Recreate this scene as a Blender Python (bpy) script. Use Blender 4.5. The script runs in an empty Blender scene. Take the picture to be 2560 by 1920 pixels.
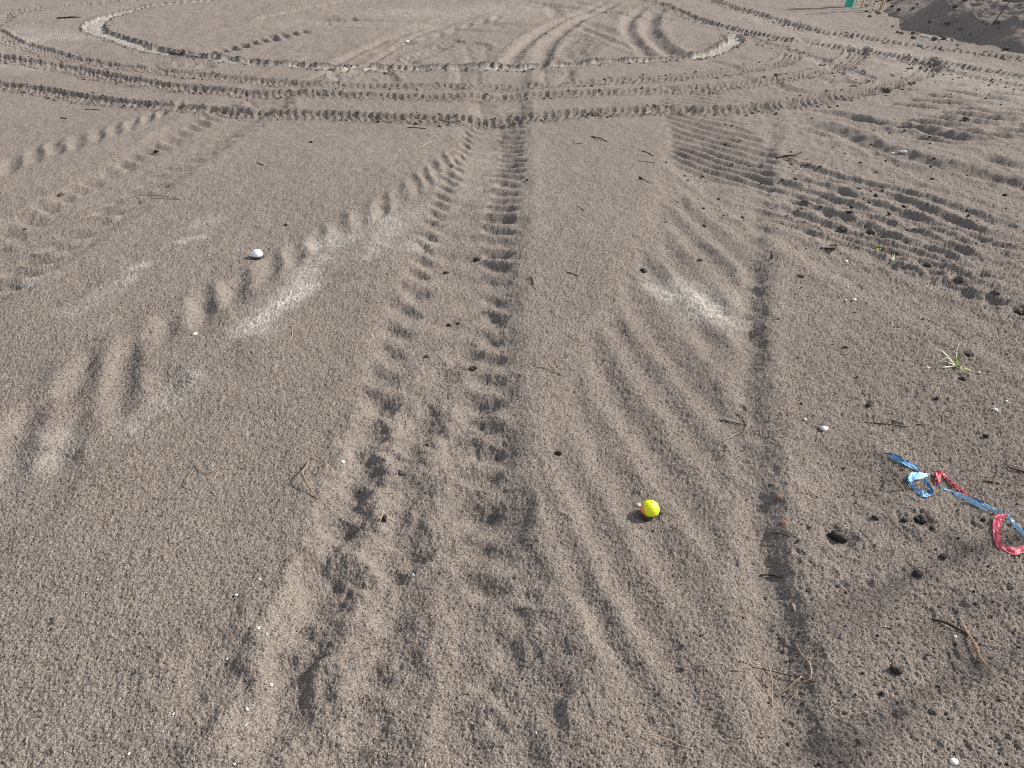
import bpy, math, random
import numpy as np

# ------------------------------------------------------------------ camera, sky, sun, exposure
SC = bpy.context.scene
COL = SC.collection
R = math.radians
CAM_H, PITCH, FPX = 1.20, R(33.5), 1800.0          # camera height (m), downward pitch, focal length (px of a 2560 px wide frame)
cp, sp = math.cos(PITCH), math.sin(PITCH)

cam = bpy.data.cameras.new('camera')
cam.sensor_fit = 'HORIZONTAL'; cam.sensor_width = 36.0
cam.lens = 36.0 * FPX / 2560.0
cam.clip_start, cam.clip_end = 0.02, 3000.0
cam_ob = bpy.data.objects.new('camera', cam); COL.objects.link(cam_ob)
cam_ob.location = (0, 0, CAM_H); cam_ob.rotation_euler = (R(90) - PITCH, 0, 0)
SC.camera = cam_ob

SUN_EL, SUN_AZ = R(33), R(20)                       # azimuth counted from +x towards +y
sun_dir = (math.cos(SUN_EL) * math.cos(SUN_AZ), math.cos(SUN_EL) * math.sin(SUN_AZ), math.sin(SUN_EL))
world = bpy.data.worlds.new('World'); SC.world = world; world.use_nodes = True
wn = world.node_tree; wn.nodes.clear()
sky = wn.nodes.new('ShaderNodeTexSky'); sky.sky_type = 'NISHITA'; sky.sun_disc = False
sky.sun_elevation = SUN_EL; sky.sun_rotation = R(90) - SUN_AZ
sky.air_density = 1.0; sky.dust_density = 2.0; sky.ozone_density = 1.0
bg = wn.nodes.new('ShaderNodeBackground'); bg.inputs['Strength'].default_value = 0.14
wo = wn.nodes.new('ShaderNodeOutputWorld')
hs = wn.nodes.new('ShaderNodeHueSaturation'); hs.inputs['Saturation'].default_value = 0.5   # thin high cloud greys the blue
wn.links.new(sky.outputs[0], hs.inputs['Color']); wn.links.new(hs.outputs[0], bg.inputs[0]); wn.links.new(bg.outputs[0], wo.inputs[0])
sun = bpy.data.lights.new('sun', 'SUN'); sun.energy = 3.9; sun.angle = R(0.55); sun.color = (1.0, 0.945, 0.875)
sun_ob = bpy.data.objects.new('sun', sun); COL.objects.link(sun_ob)
sun_ob.rotation_euler = (R(90) - SUN_EL, 0, R(90) + SUN_AZ)
sun_ob.location = (20, 8, 14)
SC.view_settings.view_transform = 'Standard'; SC.view_settings.look = 'None'
SC.view_settings.exposure = 0.66; SC.view_settings.gamma = 1.0
SC.view_settings.use_curve_mapping = False
SC.cycles.use_denoising = False          # keeps the sand grain crisp
SC.cycles.filter_width = 1.0
SC.cycles.max_bounces = 4

rng = np.random.default_rng(11)
random.seed(5)

# ------------------------------------------------------------------ photo pixel -> ground point
CROPS = {'V': (0, 0, .86406), 'A': (0, 280, 2.4578), 'B': (850, 280, 2.4578), 'C': (1660, 280, 2.4578),
         'D': (0, 900, 3.2529), 'E': (620, 900, 3.2529), 'F': (1240, 900, 3.2529), 'G': (1880, 900, 3.2529),
         'H': (0, 1410, 3.2529), 'I': (620, 1410, 3.2529), 'J': (1240, 1410, 3.2529), 'K': (1880, 1410, 1.8662),
         'Q': (0, 0, 2.4578), 'S': (800, 0, 2.4578), 'T': (1500, 0, 2.0868), 'U': (1900, 0, 3.3515),
         'L': (2060, 1040, 4.366), 'M': (2250, 800, 7.1355), 'P': (0, 0, 1.0)}

def px(crop, p):
    ox, oy, s = CROPS[crop]
    return (ox + p[0] / s, oy + p[1] / s)

def gp(q, z=0.0):
    """ground point (x, y) seen at photo pixel q on the level z"""
    a, b = (q[0] - 1280) / FPX, (q[1] - 960) / FPX
    t = (CAM_H - z) / (b * cp + sp)
    return (t * a, t * (cp - b * sp))

def W(crop, pts, z=0.0):
    return np.array([gp(px(crop, p), z) for p in pts], dtype=np.float64)

def catmull(P, n=6):
    P = np.asarray(P, float)
    if len(P) < 3: return P
    out = []
    Q = np.vstack([2 * P[0] - P[1], P, 2 * P[-1] - P[-2]])
    for i in range(1, len(Q) - 2):
        a, b, c, d = Q[i - 1:i + 3]
        for t in np.linspace(0, 1, n, endpoint=False):
            out.append(.5 * (2 * b + (c - a) * t + (2 * a - 5 * b + 4 * c - d) * t * t + (3 * b - a - 3 * c + d) * t ** 3))
    out.append(P[-1])
    return np.array(out)

# ------------------------------------------------------------------ noise
def _h(ix, iy, seed):
    h = (ix.astype(np.uint32) * np.uint32(374761393)) ^ (iy.astype(np.uint32) * np.uint32(668265263)) ^ np.uint32((seed * 2246822519) & 0xffffffff)
    h = (h ^ (h >> np.uint32(13))) * np.uint32(1274126177)
    h = (h ^ (h >> np.uint32(15))) * np.uint32(2246822519)
    return h ^ (h >> np.uint32(16))

def perlin(x, y, seed=0):
    x = np.asarray(x, np.float32); y = np.asarray(y, np.float32)
    xf, yf = np.floor(x), np.floor(y)
    ix, iy = xf.astype(np.int32), yf.astype(np.int32)
    fx, fy = x - xf, y - yf
    u = fx * fx * fx * (fx * (fx * 6 - 15) + 10); v = fy * fy * fy * (fy * (fy * 6 - 15) + 10)
    def g(dx, dy):
        a = _h(ix + dx, iy + dy, seed).astype(np.float32) * np.float32(2 * math.pi / 4294967296.0)
        return np.cos(a) * (fx - dx) + np.sin(a) * (fy - dy)
    a = g(0, 0) * (1 - u) + g(1, 0) * u
    b = g(0, 1) * (1 - u) + g(1, 1) * u
    return (a * (1 - v) + b * v) * np.float32(1.5)

def worley(x, y, seed=0):
    """distance to the nearest of one random point per cell, and that point's random size"""
    x = np.asarray(x, np.float32); y = np.asarray(y, np.float32)
    ix, iy = np.floor(x).astype(np.int32), np.floor(y).astype(np.int32)
    best = np.full(x.shape, 9.0, np.float32); bs = np.zeros(x.shape, np.float32)
    for dx in (-1, 0, 1):
        for dy in (-1, 0, 1):
            h = _h(ix + dx, iy + dy, seed)
            qx = (ix + dx) + (h & np.uint32(1023)).astype(np.float32) / 1023
            qy = (iy + dy) + ((h >> np.uint32(10)) & np.uint32(1023)).astype(np.float32) / 1023
            sz = ((h >> np.uint32(20)) & np.uint32(1023)).astype(np.float32) / 1023
            d = (x - qx) ** 2 + (y - qy) ** 2
            m = d < best
            best = np.where(m, d, best); bs = np.where(m, sz, bs)
    return np.sqrt(best), bs

def sstep(a, b, x):
    t = np.clip((x - a) / (b - a), 0, 1)
    return t * t * (3 - 2 * t)

# ------------------------------------------------------------------ ground sheet: a graded grid, finest where the eye stands close
def Y_of(py):
    b = (py - 960) / FPX
    t = CAM_H / (b * cp + sp)
    return t * (cp - b * sp)

yr = np.array([Y_of(p) for p in np.arange(2150, -62, -2.1)])
near = np.array([-8, -5, -3, -2, -1.2, -.7, -.3, 0, .2, .35])
near = near[near < yr[0] - .05]
far = [yr[-1]]
while far[-1] < 700: far.append(far[-1] * 1.09 + .05)
YR = np.concatenate([near, yr, far[1:]]).astype(np.float64)
uu = (np.arange(-150, 2712, 2.4) - 1280) / FPX
tail = np.array([.03, .08, .16, .3, .5, .9, 1.6, 3., 6.])
UC = np.concatenate([(uu[0] - tail)[::-1], uu, uu[-1] + tail])
ZD = np.maximum(YR * cp + CAM_H * sp, .75)           # lateral scale of each row
NR, NC = len(YR), len(UC)
X = (ZD[:, None] * UC[None, :]).astype(np.float32)
Y = np.repeat(YR[:, None], NC, 1).astype(np.float32)
H = np.zeros((NR, NC), np.float32)
DRY = np.zeros((NR, NC), np.float32)                 # pale dry sand
FRESH_SHADE = np.zeros((NR, NC), np.float32)               # damp sand turned up by tyres, plus shade painted along torn edges
GSP = (ZD / FPX * 2.4).astype(np.float32)[:, None]   # grid spacing of each row

def block(x0, x1, y0, y1):
    r0, r1 = np.searchsorted(YR, [y0, y1])
    if r1 - r0 < 1: return None
    z = ZD[r0:r1]
    lo, hi = min(x0 / z.min(), x0 / z.max()), max(x1 / z.min(), x1 / z.max())
    c0, c1 = np.searchsorted(UC, [lo, hi])
    if c1 - c0 < 1: return None
    return slice(r0, r1), slice(c0, c1)

def field(P, margin):
    """signed distance and arc length to a polyline, over the grid block near it"""
    P = np.asarray(P)
    b = block(P[:, 0].min() - margin, P[:, 0].max() + margin, P[:, 1].min() - margin, P[:, 1].max() + margin)
    if b is None: return None
    sh = X[b].shape
    D = np.full(sh, 99., np.float32); S = np.zeros(sh, np.float32)
    r_off, c_off = b[0].start, b[1].start
    acc = 0.0
    for (p, q) in zip(P[:-1], P[1:]):
        v = q - p; L = math.hypot(*v)
        if L < 1e-9: continue
        sb = block(min(p[0], q[0]) - margin, max(p[0], q[0]) + margin, min(p[1], q[1]) - margin, max(p[1], q[1]) + margin)
        if sb is not None:
            lb = (slice(sb[0].start - r_off, sb[0].stop - r_off), slice(max(0, sb[1].start - c_off), sb[1].stop - c_off))
            gb = (sb[0], slice(lb[1].start + c_off, sb[1].stop))
            xx, yy = X[gb] - p[0], Y[gb] - p[1]
            t = np.clip((xx * v[0] + yy * v[1]) / (L * L), 0, 1)
            dx, dy = xx - t * v[0], yy - t * v[1]
            d = np.sqrt(dx * dx + dy * dy)
            sg = np.where(v[0] * yy - v[1] * xx >= 0, 1, -1)
            n = min(d.shape[0], D[lb].shape[0]), min(d.shape[1], D[lb].shape[1])
            Dl, Sl = D[lb][:n[0], :n[1]], S[lb][:n[0], :n[1]]
            d, sg, t = d[:n[0], :n[1]], sg[:n[0], :n[1]], t[:n[0], :n[1]]
            m = d < np.abs(Dl)
            Dl[m] = (d * sg)[m]; Sl[m] = (acc + t * L)[m]
        acc += L
    return b, D, S, acc

def groove(P, w=.025, d=.011, berm=.35, seed=0, taper=.05, steep=False):
    """soft trough pressed by one lug, with a low lip on both sides and fading ends"""
    P = catmull(P, 4)
    f = field(P, w * 4)
    if f is None: return
    b, D, S, L = f
    wob = 1 + .28 * perlin(X[b] / .07, Y[b] / .07, 31 + seed)
    a = np.abs(D) / (w * np.clip(wob, .5, 1.6))
    if steep: a = a * np.where(D > 0, np.float32(1.55), np.float32(.72))     # tyre lugs leave one steep wall
    tp = min(taper, L * .35) + 1e-6
    e = sstep(0, tp, S) * sstep(0, tp, L - S)
    e = np.clip(.25 + .75 * e, 0, 1)
    amp = d * (1 + .4 * perlin(X[b] / .11, Y[b] / .11, 77 + seed))
    H[b] += np.where(np.abs(D) < 90, amp * e * (-np.exp(-a * a) + berm * np.exp(-(a - 1.7) ** 2 / .5)), 0)

def trough(P, hw, depth, soft=.03, berm=.006, bw=.05, softl=None):
    """shallow bed of a wide wheel; hw may vary along the line"""
    P = np.asarray(P, float)
    hw = np.full(len(P), hw) if np.isscalar(hw) else np.asarray(hw, float)
    PW = catmull(np.column_stack([P, hw]), 6)
    mx = hw.max() + .2
    f = field(PW[:, :2], mx)
    if f is None: return
    b, D, S, L = f
    seg = np.hypot(*np.diff(PW[:, :2], axis=0).T); cs = np.concatenate([[0], np.cumsum(seg)])
    w = np.interp(S, cs, PW[:, 2]).astype(np.float32)
    a = np.abs(D) + .03 * perlin(X[b] / .12, Y[b] / .12, 5) + .012 * perlin(X[b] / .04, Y[b] / .04, 6)
    if softl is not None: soft = np.where(D > 0, np.float32(softl), np.float32(soft))
    depth = depth * (1 + .5 * perlin(X[b] / .25, Y[b] / .25, 7))
    ends = sstep(0, .25, S) * sstep(0, .25, L - S)
    H[b] += np.where(np.abs(D) < 90, ends * (-depth * (1 - sstep(w - soft, w + soft, a)) + berm * np.exp(-((a - w - bw) / bw) ** 2)), 0)

EDGE_PTS = []          # where crumbs of torn sand gather

def quad_track(P, hw=.09, depth=.022, pitch=.07, crisp=1.0, seed=0, fresh_shade=.5):
    """knobbly tyre print: four rows of staggered blocks between torn lips"""
    P = catmull(P, 6)
    f = field(P, hw + .14)
    if f is None: return
    b, D, S, L = f
    x, y = X[b], Y[b]
    n1 = perlin(x / .03, y / .04, seed + 3); n2 = perlin(x / .2, y / .2, seed + 4); n3 = perlin(x / .07, y / .07, seed + 5)
    Dn = D + .008 * n3
    t = (Dn / hw + 1) * 2
    c = np.floor(t); fr = t - c
    ph = S / pitch + .5 * np.mod(c, 2) + .12 * n2
    fp = ph - np.floor(ph)
    lug = sstep(.0, .2, fr) * sstep(0, .2, 1 - fr) * sstep(.0, .12, fp) * sstep(0, .12, .72 - fp)
    inside = 1 - sstep(hw - .008, hw + .006, np.abs(Dn))
    vary = np.clip(.9 + .5 * n2, .4, 1.4)
    lane = sstep(.0, .25, fr) * sstep(0, .25, 1 - fr)
    h = -depth * vary * inside * (.30 + .30 * lane * crisp + .40 * lug * crisp)
    far_lip = np.exp(-((Dn - hw - .016) / .014) ** 2)
    near_lip = np.exp(-((-Dn - hw - .024) / .024) ** 2)
    tick = sstep(.0, .15, fp) * sstep(0, .15, .72 - fp)
    h += far_lip * depth * .42 * (.45 + .55 * tick) + near_lip * depth * .42 * np.clip(.45 + 1.2 * n1, 0, 1.5)
    ends = sstep(0, .1, S) * sstep(0, .1, L - S)
    ok = np.abs(D) < 90
    H[b] += np.where(ok, h * ends, 0)
    FRESH_SHADE[b] = np.maximum(FRESH_SHADE[b], np.where(ok, fresh_shade * ends * np.clip(inside * .4 + near_lip + .3 * far_lip, 0, 1) * np.clip(.7 + .8 * n1, .2, 1), 0))
    EDGE_PTS.append((P, hw, crisp))

def slick_track(P, hw=.10, depth=.03, seed=0):
    """locked wheel: smooth pale bed between broken crust edges"""
    PW = catmull(np.column_stack([P, np.full(len(P), hw) if np.isscalar(hw) else hw]), 6)
    f = field(PW[:, :2], .32)
    if f is None: return
    b, D, S, L = f
    x, y = X[b], Y[b]
    seg = np.hypot(*np.diff(PW[:, :2], axis=0).T); cs = np.concatenate([[0], np.cumsum(seg)])
    w = np.interp(S, cs, PW[:, 2]).astype(np.float32)
    n1 = perlin(x / .055, y / .075, seed + 9); n2 = perlin(x / .025, y / .03, seed + 8)
    a = np.abs(D) + .025 * n1 + .008 * n2
    inside = 1 - sstep(w - .01, w + .006, a)
    lip = np.exp(-((a - w - .022) / .018) ** 2) * np.where(D > 0, 1.0, .5)
    ends = sstep(0, .3, S) * sstep(0, .2, L - S)
    ok = np.abs(D) < 90
    crk = np.abs(perlin(S / .12, D / .3, seed + 2))
    H[b] += np.where(ok, ends * (-depth * inside + lip * .020 * np.clip(.6 + .9 * n1 + .5 * n2, 0, 1.5) - .006 * inside * (crk < .03)), 0)
    DRY[b] = np.maximum(DRY[b], np.where(ok, ends * inside * np.clip(.32 + .15 * n1 + .2 * n2, 0, 1), 0))
    FRESH_SHADE[b] = np.maximum(FRESH_SHADE[b], np.where(ok, ends * np.minimum(1, lip * 1.6) * .8, 0))  # dark colour on the lips stands in for shaded crust walls
    EDGE_PTS.append((PW[:, :2], hw if np.isscalar(hw) else .1, 1.3))

def dry_patch(crop, pts, w, amt, seed=0):
    P = catmull(W(crop, pts), 4) if len(pts) > 2 else W(crop, pts)
    f = field(P, w * 5)
    if f is None: return
    b, D, S, L = f
    x, y = X[b], Y[b]
    n = perlin(x / .07, y / .07, 200 + seed); n2 = perlin(x / .025, y / .025, 201 + seed)
    a = np.clip(np.abs(D) / w + .55 * n + .3 * n2, 0, 9)
    sp = np.clip(.55 + .5 * n2 + .9 * (rng.random(x.shape, dtype=np.float32) - .5), 0, 1.2)
    v = amt * np.exp(-a * a / 1.2) * sp
    DRY[b] = np.maximum(DRY[b], np.where(np.abs(D) < 90, np.clip(v, 0, 1), 0))

def dent(crop, p, r, d, ring=.35, squash=1.0):
    c = W(crop, [p])[0]
    b = block(c[0] - 3 * r, c[0] + 3 * r, c[1] - 3 * r, c[1] + 3 * r)
    if b is None: return
    q = np.sqrt(((X[b] - c[0]) / r) ** 2 + ((Y[b] - c[1]) / (r * squash)) ** 2)
    q = q * (1 + .3 * perlin(X[b] / (r * .8), Y[b] / (r * .8), 19))
    H[b] += -d * np.exp(-q * q) + d * ring * np.exp(-(q - 1.6) ** 2 / .3)

def project(P, q):
    """arc length and signed offset of point q along polyline P"""
    best = (9e9, 0, 0); acc = 0.0
    for a, c in zip(P[:-1], P[1:]):
        v = c - a; L = math.hypot(*v)
        t = ((q[0] - a[0]) * v[0] + (q[1] - a[1]) * v[1]) / (L * L)
        tc = min(max(t, 0), 1)
        d = math.hypot(q[0] - a[0] - tc * v[0], q[1] - a[1] - tc * v[1])
        if d < best[0]:
            sg = 1 if v[0] * (q[1] - a[1]) - v[1] * (q[0] - a[0]) >= 0 else -1
            best = (d, acc + tc * L, sg * d)
        acc += L
    return best[1], best[2]

def smooth(v, k=2):
    v = np.asarray(v, float)
    return np.array([v[max(0, i - k):i + k + 1].mean() for i in range(len(v))])

def lugs(axis, strokes, amp, skew=.5, pad=.02, soft=.05, seed=0, ext=(0, 0), sharp=1.0, tpad=0.0):
    """even ribs of a tractor tyre: spacing, slant and reach are read from a few traced ribs"""
    P = catmull(axis, 8)
    rows = []
    for w in strokes:
        (s1, t1), (s2, t2) = project(P, w[0]), project(P, w[-1])
        if abs(t2 - t1) < 1e-3: continue
        rows.append((.5 * (s1 + s2), .5 * (t1 + t2), (s2 - s1) / (t2 - t1), min(t1, t2), max(t1, t2)))
    rows.sort()
    A = np.array(rows)
    tref = np.median(A[:, 1]); m = smooth(np.clip(A[:, 2], -6, 6), 2)
    s0 = A[:, 0] + m * (tref - A[:, 1])
    o = np.argsort(s0); s0, m, A = s0[o], m[o], A[o]
    gaps = np.diff(s0); pitch = np.median(gaps)
    ph = np.concatenate([[0], np.cumsum(np.maximum(1, np.round(gaps / pitch)) * (gaps > .45 * pitch))])
    lo, hi = smooth(A[:, 3], 2) - tpad, smooth(A[:, 4], 2) + tpad
    s_lo, s_hi = s0[0] - ext[0], s0[-1] + ext[1]
    sx = np.concatenate([[s0[0] - 4 * pitch * 4], s0, [s0[-1] + 16 * pitch]]); px_ = np.concatenate([[-16.0], ph, [ph[-1] + 16]])
    f = field(P, max(abs(lo).max(), abs(hi).max()) + .12)
    b, D, S, L = f
    x, y = X[b], Y[b]
    mm = np.interp(S, s0, m).astype(np.float32)
    for _ in range(2):
        sp_ = S - mm * (D - tref); mm = np.interp(sp_, s0, m).astype(np.float32)
    sp_ = S - mm * (D - tref)
    phi = np.interp(sp_, sx, px_).astype(np.float32) + .10 * perlin(x / .09, y / .09, 900 + seed) + .10 * perlin(x / .3, y / .3, 901 + seed)
    fr = phi - np.floor(phi)                                   # rib bottoms sit at whole numbers
    fr = np.where(fr < skew, fr / skew * .5, .5 + (fr - skew) / (1 - skew) * .5)
    c = (.5 + .5 * np.cos(2 * math.pi * fr)) ** sharp
    l_, h_ = np.interp(sp_, s0, lo), np.interp(sp_, s0, hi)
    Dn = D + .02 * perlin(x / .08, y / .08, 902 + seed)
    env = sstep(l_ - pad, l_ - pad + soft, Dn) * sstep(-h_ - pad, -h_ - pad + soft, -Dn)
    env = env * sstep(s_lo - .5 * pitch, s_lo + .3 * pitch, sp_) * sstep(-s_hi - .5 * pitch, -s_hi + .3 * pitch, -sp_)
    env = env * np.clip(.85 + .5 * perlin(x / .22, y / .22, 903 + seed), .25, 1.3)
    H[b] += np.where(np.abs(D) < 90, -amp * (c - .35) * env, 0)

# broad swells
H += .016 * perlin(X / 1.3, Y / 1.3, 1) + .006 * perlin(X / .45, Y / .45, 2)
H += np.where(Y < 25, .0035 * perlin(X / .16, Y / .16, 3), 0)
# right hand ground is rougher
rough_r = sstep(.0, .9, X - .28 - .18 * Y) * sstep(9, 5, Y)
H += rough_r * .0028 * perlin(X / .07, Y / .07, 4)

# --- wide tractor tyre beds
trough(W('V', [(860, 2300), (880, 1900), (890, 1659), (900, 1400), (905, 1150), (925, 950), (960, 750), (1005, 560), (1045, 400), (1072, 260), (1090, 170), (1105, 140)]),
       [.26, .26, .26, .26, .25, .23, .21, .20, .19, .18, .18, .18], .017, .075, .004, .06, .13)
trough(W('V', [(1580, 2300), (1520, 1800), (1470, 1500), (1430, 1200), (1410, 1000), (1420, 850), (1470, 700), (1510, 560), (1545, 400), (1560, 310), (1560, 230), (1560, 190)]),
       [.26, .26, .26, .26, .26, .26, .26, .25, .27, .30, .33, .33], .010, .04, .003, .05, .13)
trough(W('V', [(1520, 330), (1620, 420), (1780, 510), (1960, 610), (2212, 720), (2500, 850)]), .24, .010, .06, .004)
trough(W('V', [(1050, 330), (960, 420), (850, 480), (700, 560), (560, 640), (400, 740), (200, 880), (40, 1020), (-200, 1200)]), [.17] * 9, .007, .06, .003)
trough(W('V', [(700, 130), (560, 210), (430, 290), (280, 390), (120, 490), (-60, 600), (-300, 740)]), .25, .007, .06, .003)
trough(W('S', [(150, 430), (300, 330), (540, 215), (850, 110), (1250, 5)]), .19, .008, .05, .004)
trough(W('S', [(1235, 430), (1260, 370), (1360, 240), (1500, 140), (1660, 70), (1790, 15)]), .20, .010, .06, .005)
trough(W('S', [(2200, 380), (2110, 340), (1995, 255), (1955, 170), (1985, 90), (2030, 45)]), .24, .012, .06, .005)

# --- lug prints, centre track: right hand bars, left hand bars, the weak middle
AX_C = W('V', [(880, 1900), (890, 1659), (900, 1400), (905, 1150), (925, 950), (960, 750), (1005, 560), (1045, 400), (1072, 260), (1090, 170), (1105, 140)])
bars = lambda rows, dy0, dy1: [W('B', [(x0, y + dy0), (x1, y + dy1)]) for x0, x1, y in rows]
lugs(AX_C, bars([(960, 1130, 105), (965, 1130, 135), (980, 1130, 165), (990, 1130, 190), (990, 1130, 216), (990, 1125, 246), (980, 1140, 280), (980, 1145, 316),
                 (970, 1130, 350), (960, 1120, 388), (940, 1110, 432), (930, 1110, 490), (920, 1105, 545), (890, 1100, 592), (860, 1080, 652), (850, 1070, 722),
                 (890, 1060, 787), (930, 1060, 862), (820, 1050, 925), (880, 1040, 1025), (890, 1030, 1130), (840, 1010, 1232), (870, 1010, 1370), (860, 1000, 1490)], -4, 6),
     .030, .36, .02, .06, 1, (1.0, .5))
lugs(AX_C, bars([(750, 830, 160), (740, 815, 190), (720, 800, 225), (705, 780, 256), (690, 760, 295), (670, 750, 330), (620, 740, 372), (600, 720, 412), (590, 700, 466),
                 (580, 690, 520), (560, 680, 570), (530, 670, 632), (510, 640, 686), (500, 610, 760), (440, 600, 832), (430, 580, 905), (420, 560, 985),
                 (370, 520, 1092), (310, 480, 1202), (270, 440, 1320), (230, 400, 1462)], -12, 16), .023, .38, .02, .07, 2, (.9, .4))
lugs(AX_C, bars([(800, 980, 162), (795, 970, 200), (780, 960, 242), (770, 940, 292), (750, 930, 350), (730, 910, 412), (700, 890, 490), (680, 880, 570), (650, 870, 660), (620, 850, 760), (600, 830, 870), (560, 800, 990), (520, 780, 1120)], 6, -6),
     .012, .4, .02, .07, 3, (.4, .4))
# soft lug dimples of the same track close to the camera
for (c, p, r, d) in [('E', (1060, 370), .040, .011), ('E', (950, 620), .042, .012), ('E', (880, 930), .046, .012), ('E', (1400, 480), .05, .012), ('E', (1320, 720), .045, .008),
                     ('E', (1270, 1080), .05, .011), ('E', (760, 1270), .052, .012), ('E', (1220, 1430), .06, .014), ('E', (1700, 640), .05, .010), ('E', (1830, 380), .045, .009),
                     ('E', (1700, 1230), .055, .009), ('I', (640, 120), .055, .015), ('I', (1130, 200), .06, .012), ('I', (470, 520), .058, .014), ('I', (1080, 740), .06, .011),
                     ('I', (330, 1090), .058, .014), ('I', (900, 1380), .07, .013), ('I', (1520, 1080), .06, .008), ('I', (1950, 640), .06, .010), ('J', (300, 820), .06, .013),
                     ('I', (1960, 1210), .07, .010), ('E', (2020, 700), .05, .008), ('E', (2040, 1250), .06, .009), ('B', (480, 1100), .04, .006), ('B', (760, 1450), .045, .009),
                     ('H', (1750, 900), .06, .009), ('I', (100, 1200), .06, .006), ('E', (1560, 80), .045, .008)]:
    dent(c, p, r * 1.1, d * 1.6, .3, 1.25)

# --- lugs of the diverging track on the left (upright ticks)
AX_L = W('V', [(1050, 330), (960, 420), (850, 480), (700, 560), (560, 640), (400, 740), (200, 880), (40, 1020), (-200, 1200)])
tick = [('B', (560, 300), (590, 390)), ('B', (440, 400), (480, 545)), ('B', (340, 480), (380, 570)), ('B', (235, 510), (272, 600)), ('B', (110, 590), (145, 680)),
        ('A', (1930, 720), (1965, 850)), ('A', (1800, 800), (1830, 930)), ('A', (1640, 880), (1650, 1020)), ('A', (1430, 1020), (1455, 1165)), ('A', (1225, 1120), (1250, 1340)), ('A', (1030, 1220), (995, 1430)),
        ('A', (790, 1370), (735, 1610)), ('A', (560, 1440), (470, 1659)), ('D', (600, 330), (530, 720)), ('D', (215, 320), (180, 580)), ('D', (130, 560), (70, 860))]
lugs(AX_L, [W(c, [a, b_]) for c, a, b_ in tick[:9]], .017, .5, .04, .09, 4, (.3, .2), .8)
for i, (c, a, b_) in enumerate(tick[8:] + [('D', (650, 50), (560, 330)), ('D', (980, 0), (945, 490)), ('D', (1320, 40), (1345, 280)), ('D', (500, 700), (430, 960)), ('D', (120, 800), (40, 1100))]):
    groove(W(c, [a, ((a[0] + b_[0]) / 2 + 8, (a[1] + b_[1]) / 2), b_]), .040, .0105, .35, seed=90 + i, taper=.1)

# --- far left tractor print: right arms, middle, left ticks
AX_F = W('V', [(760, 110), (700, 130), (560, 210), (430, 290), (280, 390), (120, 490), (-60, 600), (-300, 740)])
barsA = lambda rows, dy0, dy1: [W('A', [(x0, y + dy0), (x1, y + dy1)]) for x0, x1, y in rows]
lugs(AX_F, barsA([(1510, 1640, 65), (1480, 1610, 95), (1420, 1560, 128), (1360, 1510, 155), (1300, 1440, 190), (1230, 1370, 225), (1150, 1300, 262), (1090, 1220, 300),
                  (1020, 1160, 345), (940, 1090, 392), (820, 1000, 442), (760, 930, 495), (680, 830, 548), (550, 740, 602), (480, 640, 667), (370, 520, 742), (290, 420, 825), (150, 350, 905), (20, 220, 980)], 4, -8),
     .032, .36, .03, .06, 5, (.6, .5))
lugs(AX_F, barsA([(1290, 1380, 20), (1250, 1340, 48), (1200, 1290, 75), (1140, 1230, 105), (1080, 1160, 140), (1010, 1100, 180), (940, 1030, 215), (860, 950, 245), (790, 880, 282),
                  (720, 800, 325), (610, 700, 375), (520, 600, 422), (420, 510, 470), (310, 400, 515), (170, 300, 580), (60, 250, 660), (0, 130, 740), (-50, 110, 830)], -6, 8), .024, .38, .03, .06, 6, (.4, .4))
lugs(AX_F, [W('A', [a, b_]) for a, b_ in [((1010, 0), (1004, 60)), ((905, 20), (920, 75)), ((810, 60), (806, 115)), ((700, 90), (720, 150)), ((590, 90), (610, 190)), ((465, 140), (490, 230)),
                             ((340, 175), (350, 280)), ((210, 225), (220, 310)), ((60, 265), (70, 350)), ((-110, 320), (-95, 420))]], .020, .5, .03, .08, 7, (.3, .3), .8)

# --- right hand tractor print: wavy bars far off turning into slanting ridges near
AX_R = W('V', [(1560, 150), (1560, 230), (1560, 310), (1545, 400), (1510, 560), (1470, 700), (1440, 850), (1430, 1000), (1440, 1200), (1480, 1500), (1530, 1800), (1570, 2100)])
lugs(AX_R, [W('T', [(330 - i * 3, 452 + i * 17.5), (640, 484 + i * 18)]) for i in range(8)]
         + [W('C', [(max(20, 20 + (i - 4) * 18), -6 + i * 38), (690 - max(0, i - 4) * 8, -6 + i * 38 + 165)]) for i in range(9)], .026, .40, .03, .06, 8, (.1, .1))
lugs(AX_R, [W('V', p) for p in [[(1470, 398), (1650, 545)], [(1455, 430), (1640, 600)], [(1440, 468), (1630, 650)], [(1405, 508), (1610, 715)], [(1375, 555), (1620, 830)], [(1340, 600), (1625, 970)], [(1300, 660), (1610, 1060)],
                                [(1262, 730), (1620, 1220)], [(1232, 820), (1580, 1400)], [(1182, 920), (1540, 1560)], [(1152, 1010), (1450, 1640)]]],
     .0115, .5, .04, .14, 9, (.15, .1), .85)
groove(W('V', [(1640, 560), (1622, 700), (1628, 900), (1645, 1100), (1662, 1300), (1695, 1500), (1730, 1700)]), .045, .012, .3, seed=220, taper=.1)
groove(W('C', [(690, 0), (684, 90), (684, 210)]), .05, .009, .3, seed=268)
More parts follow.
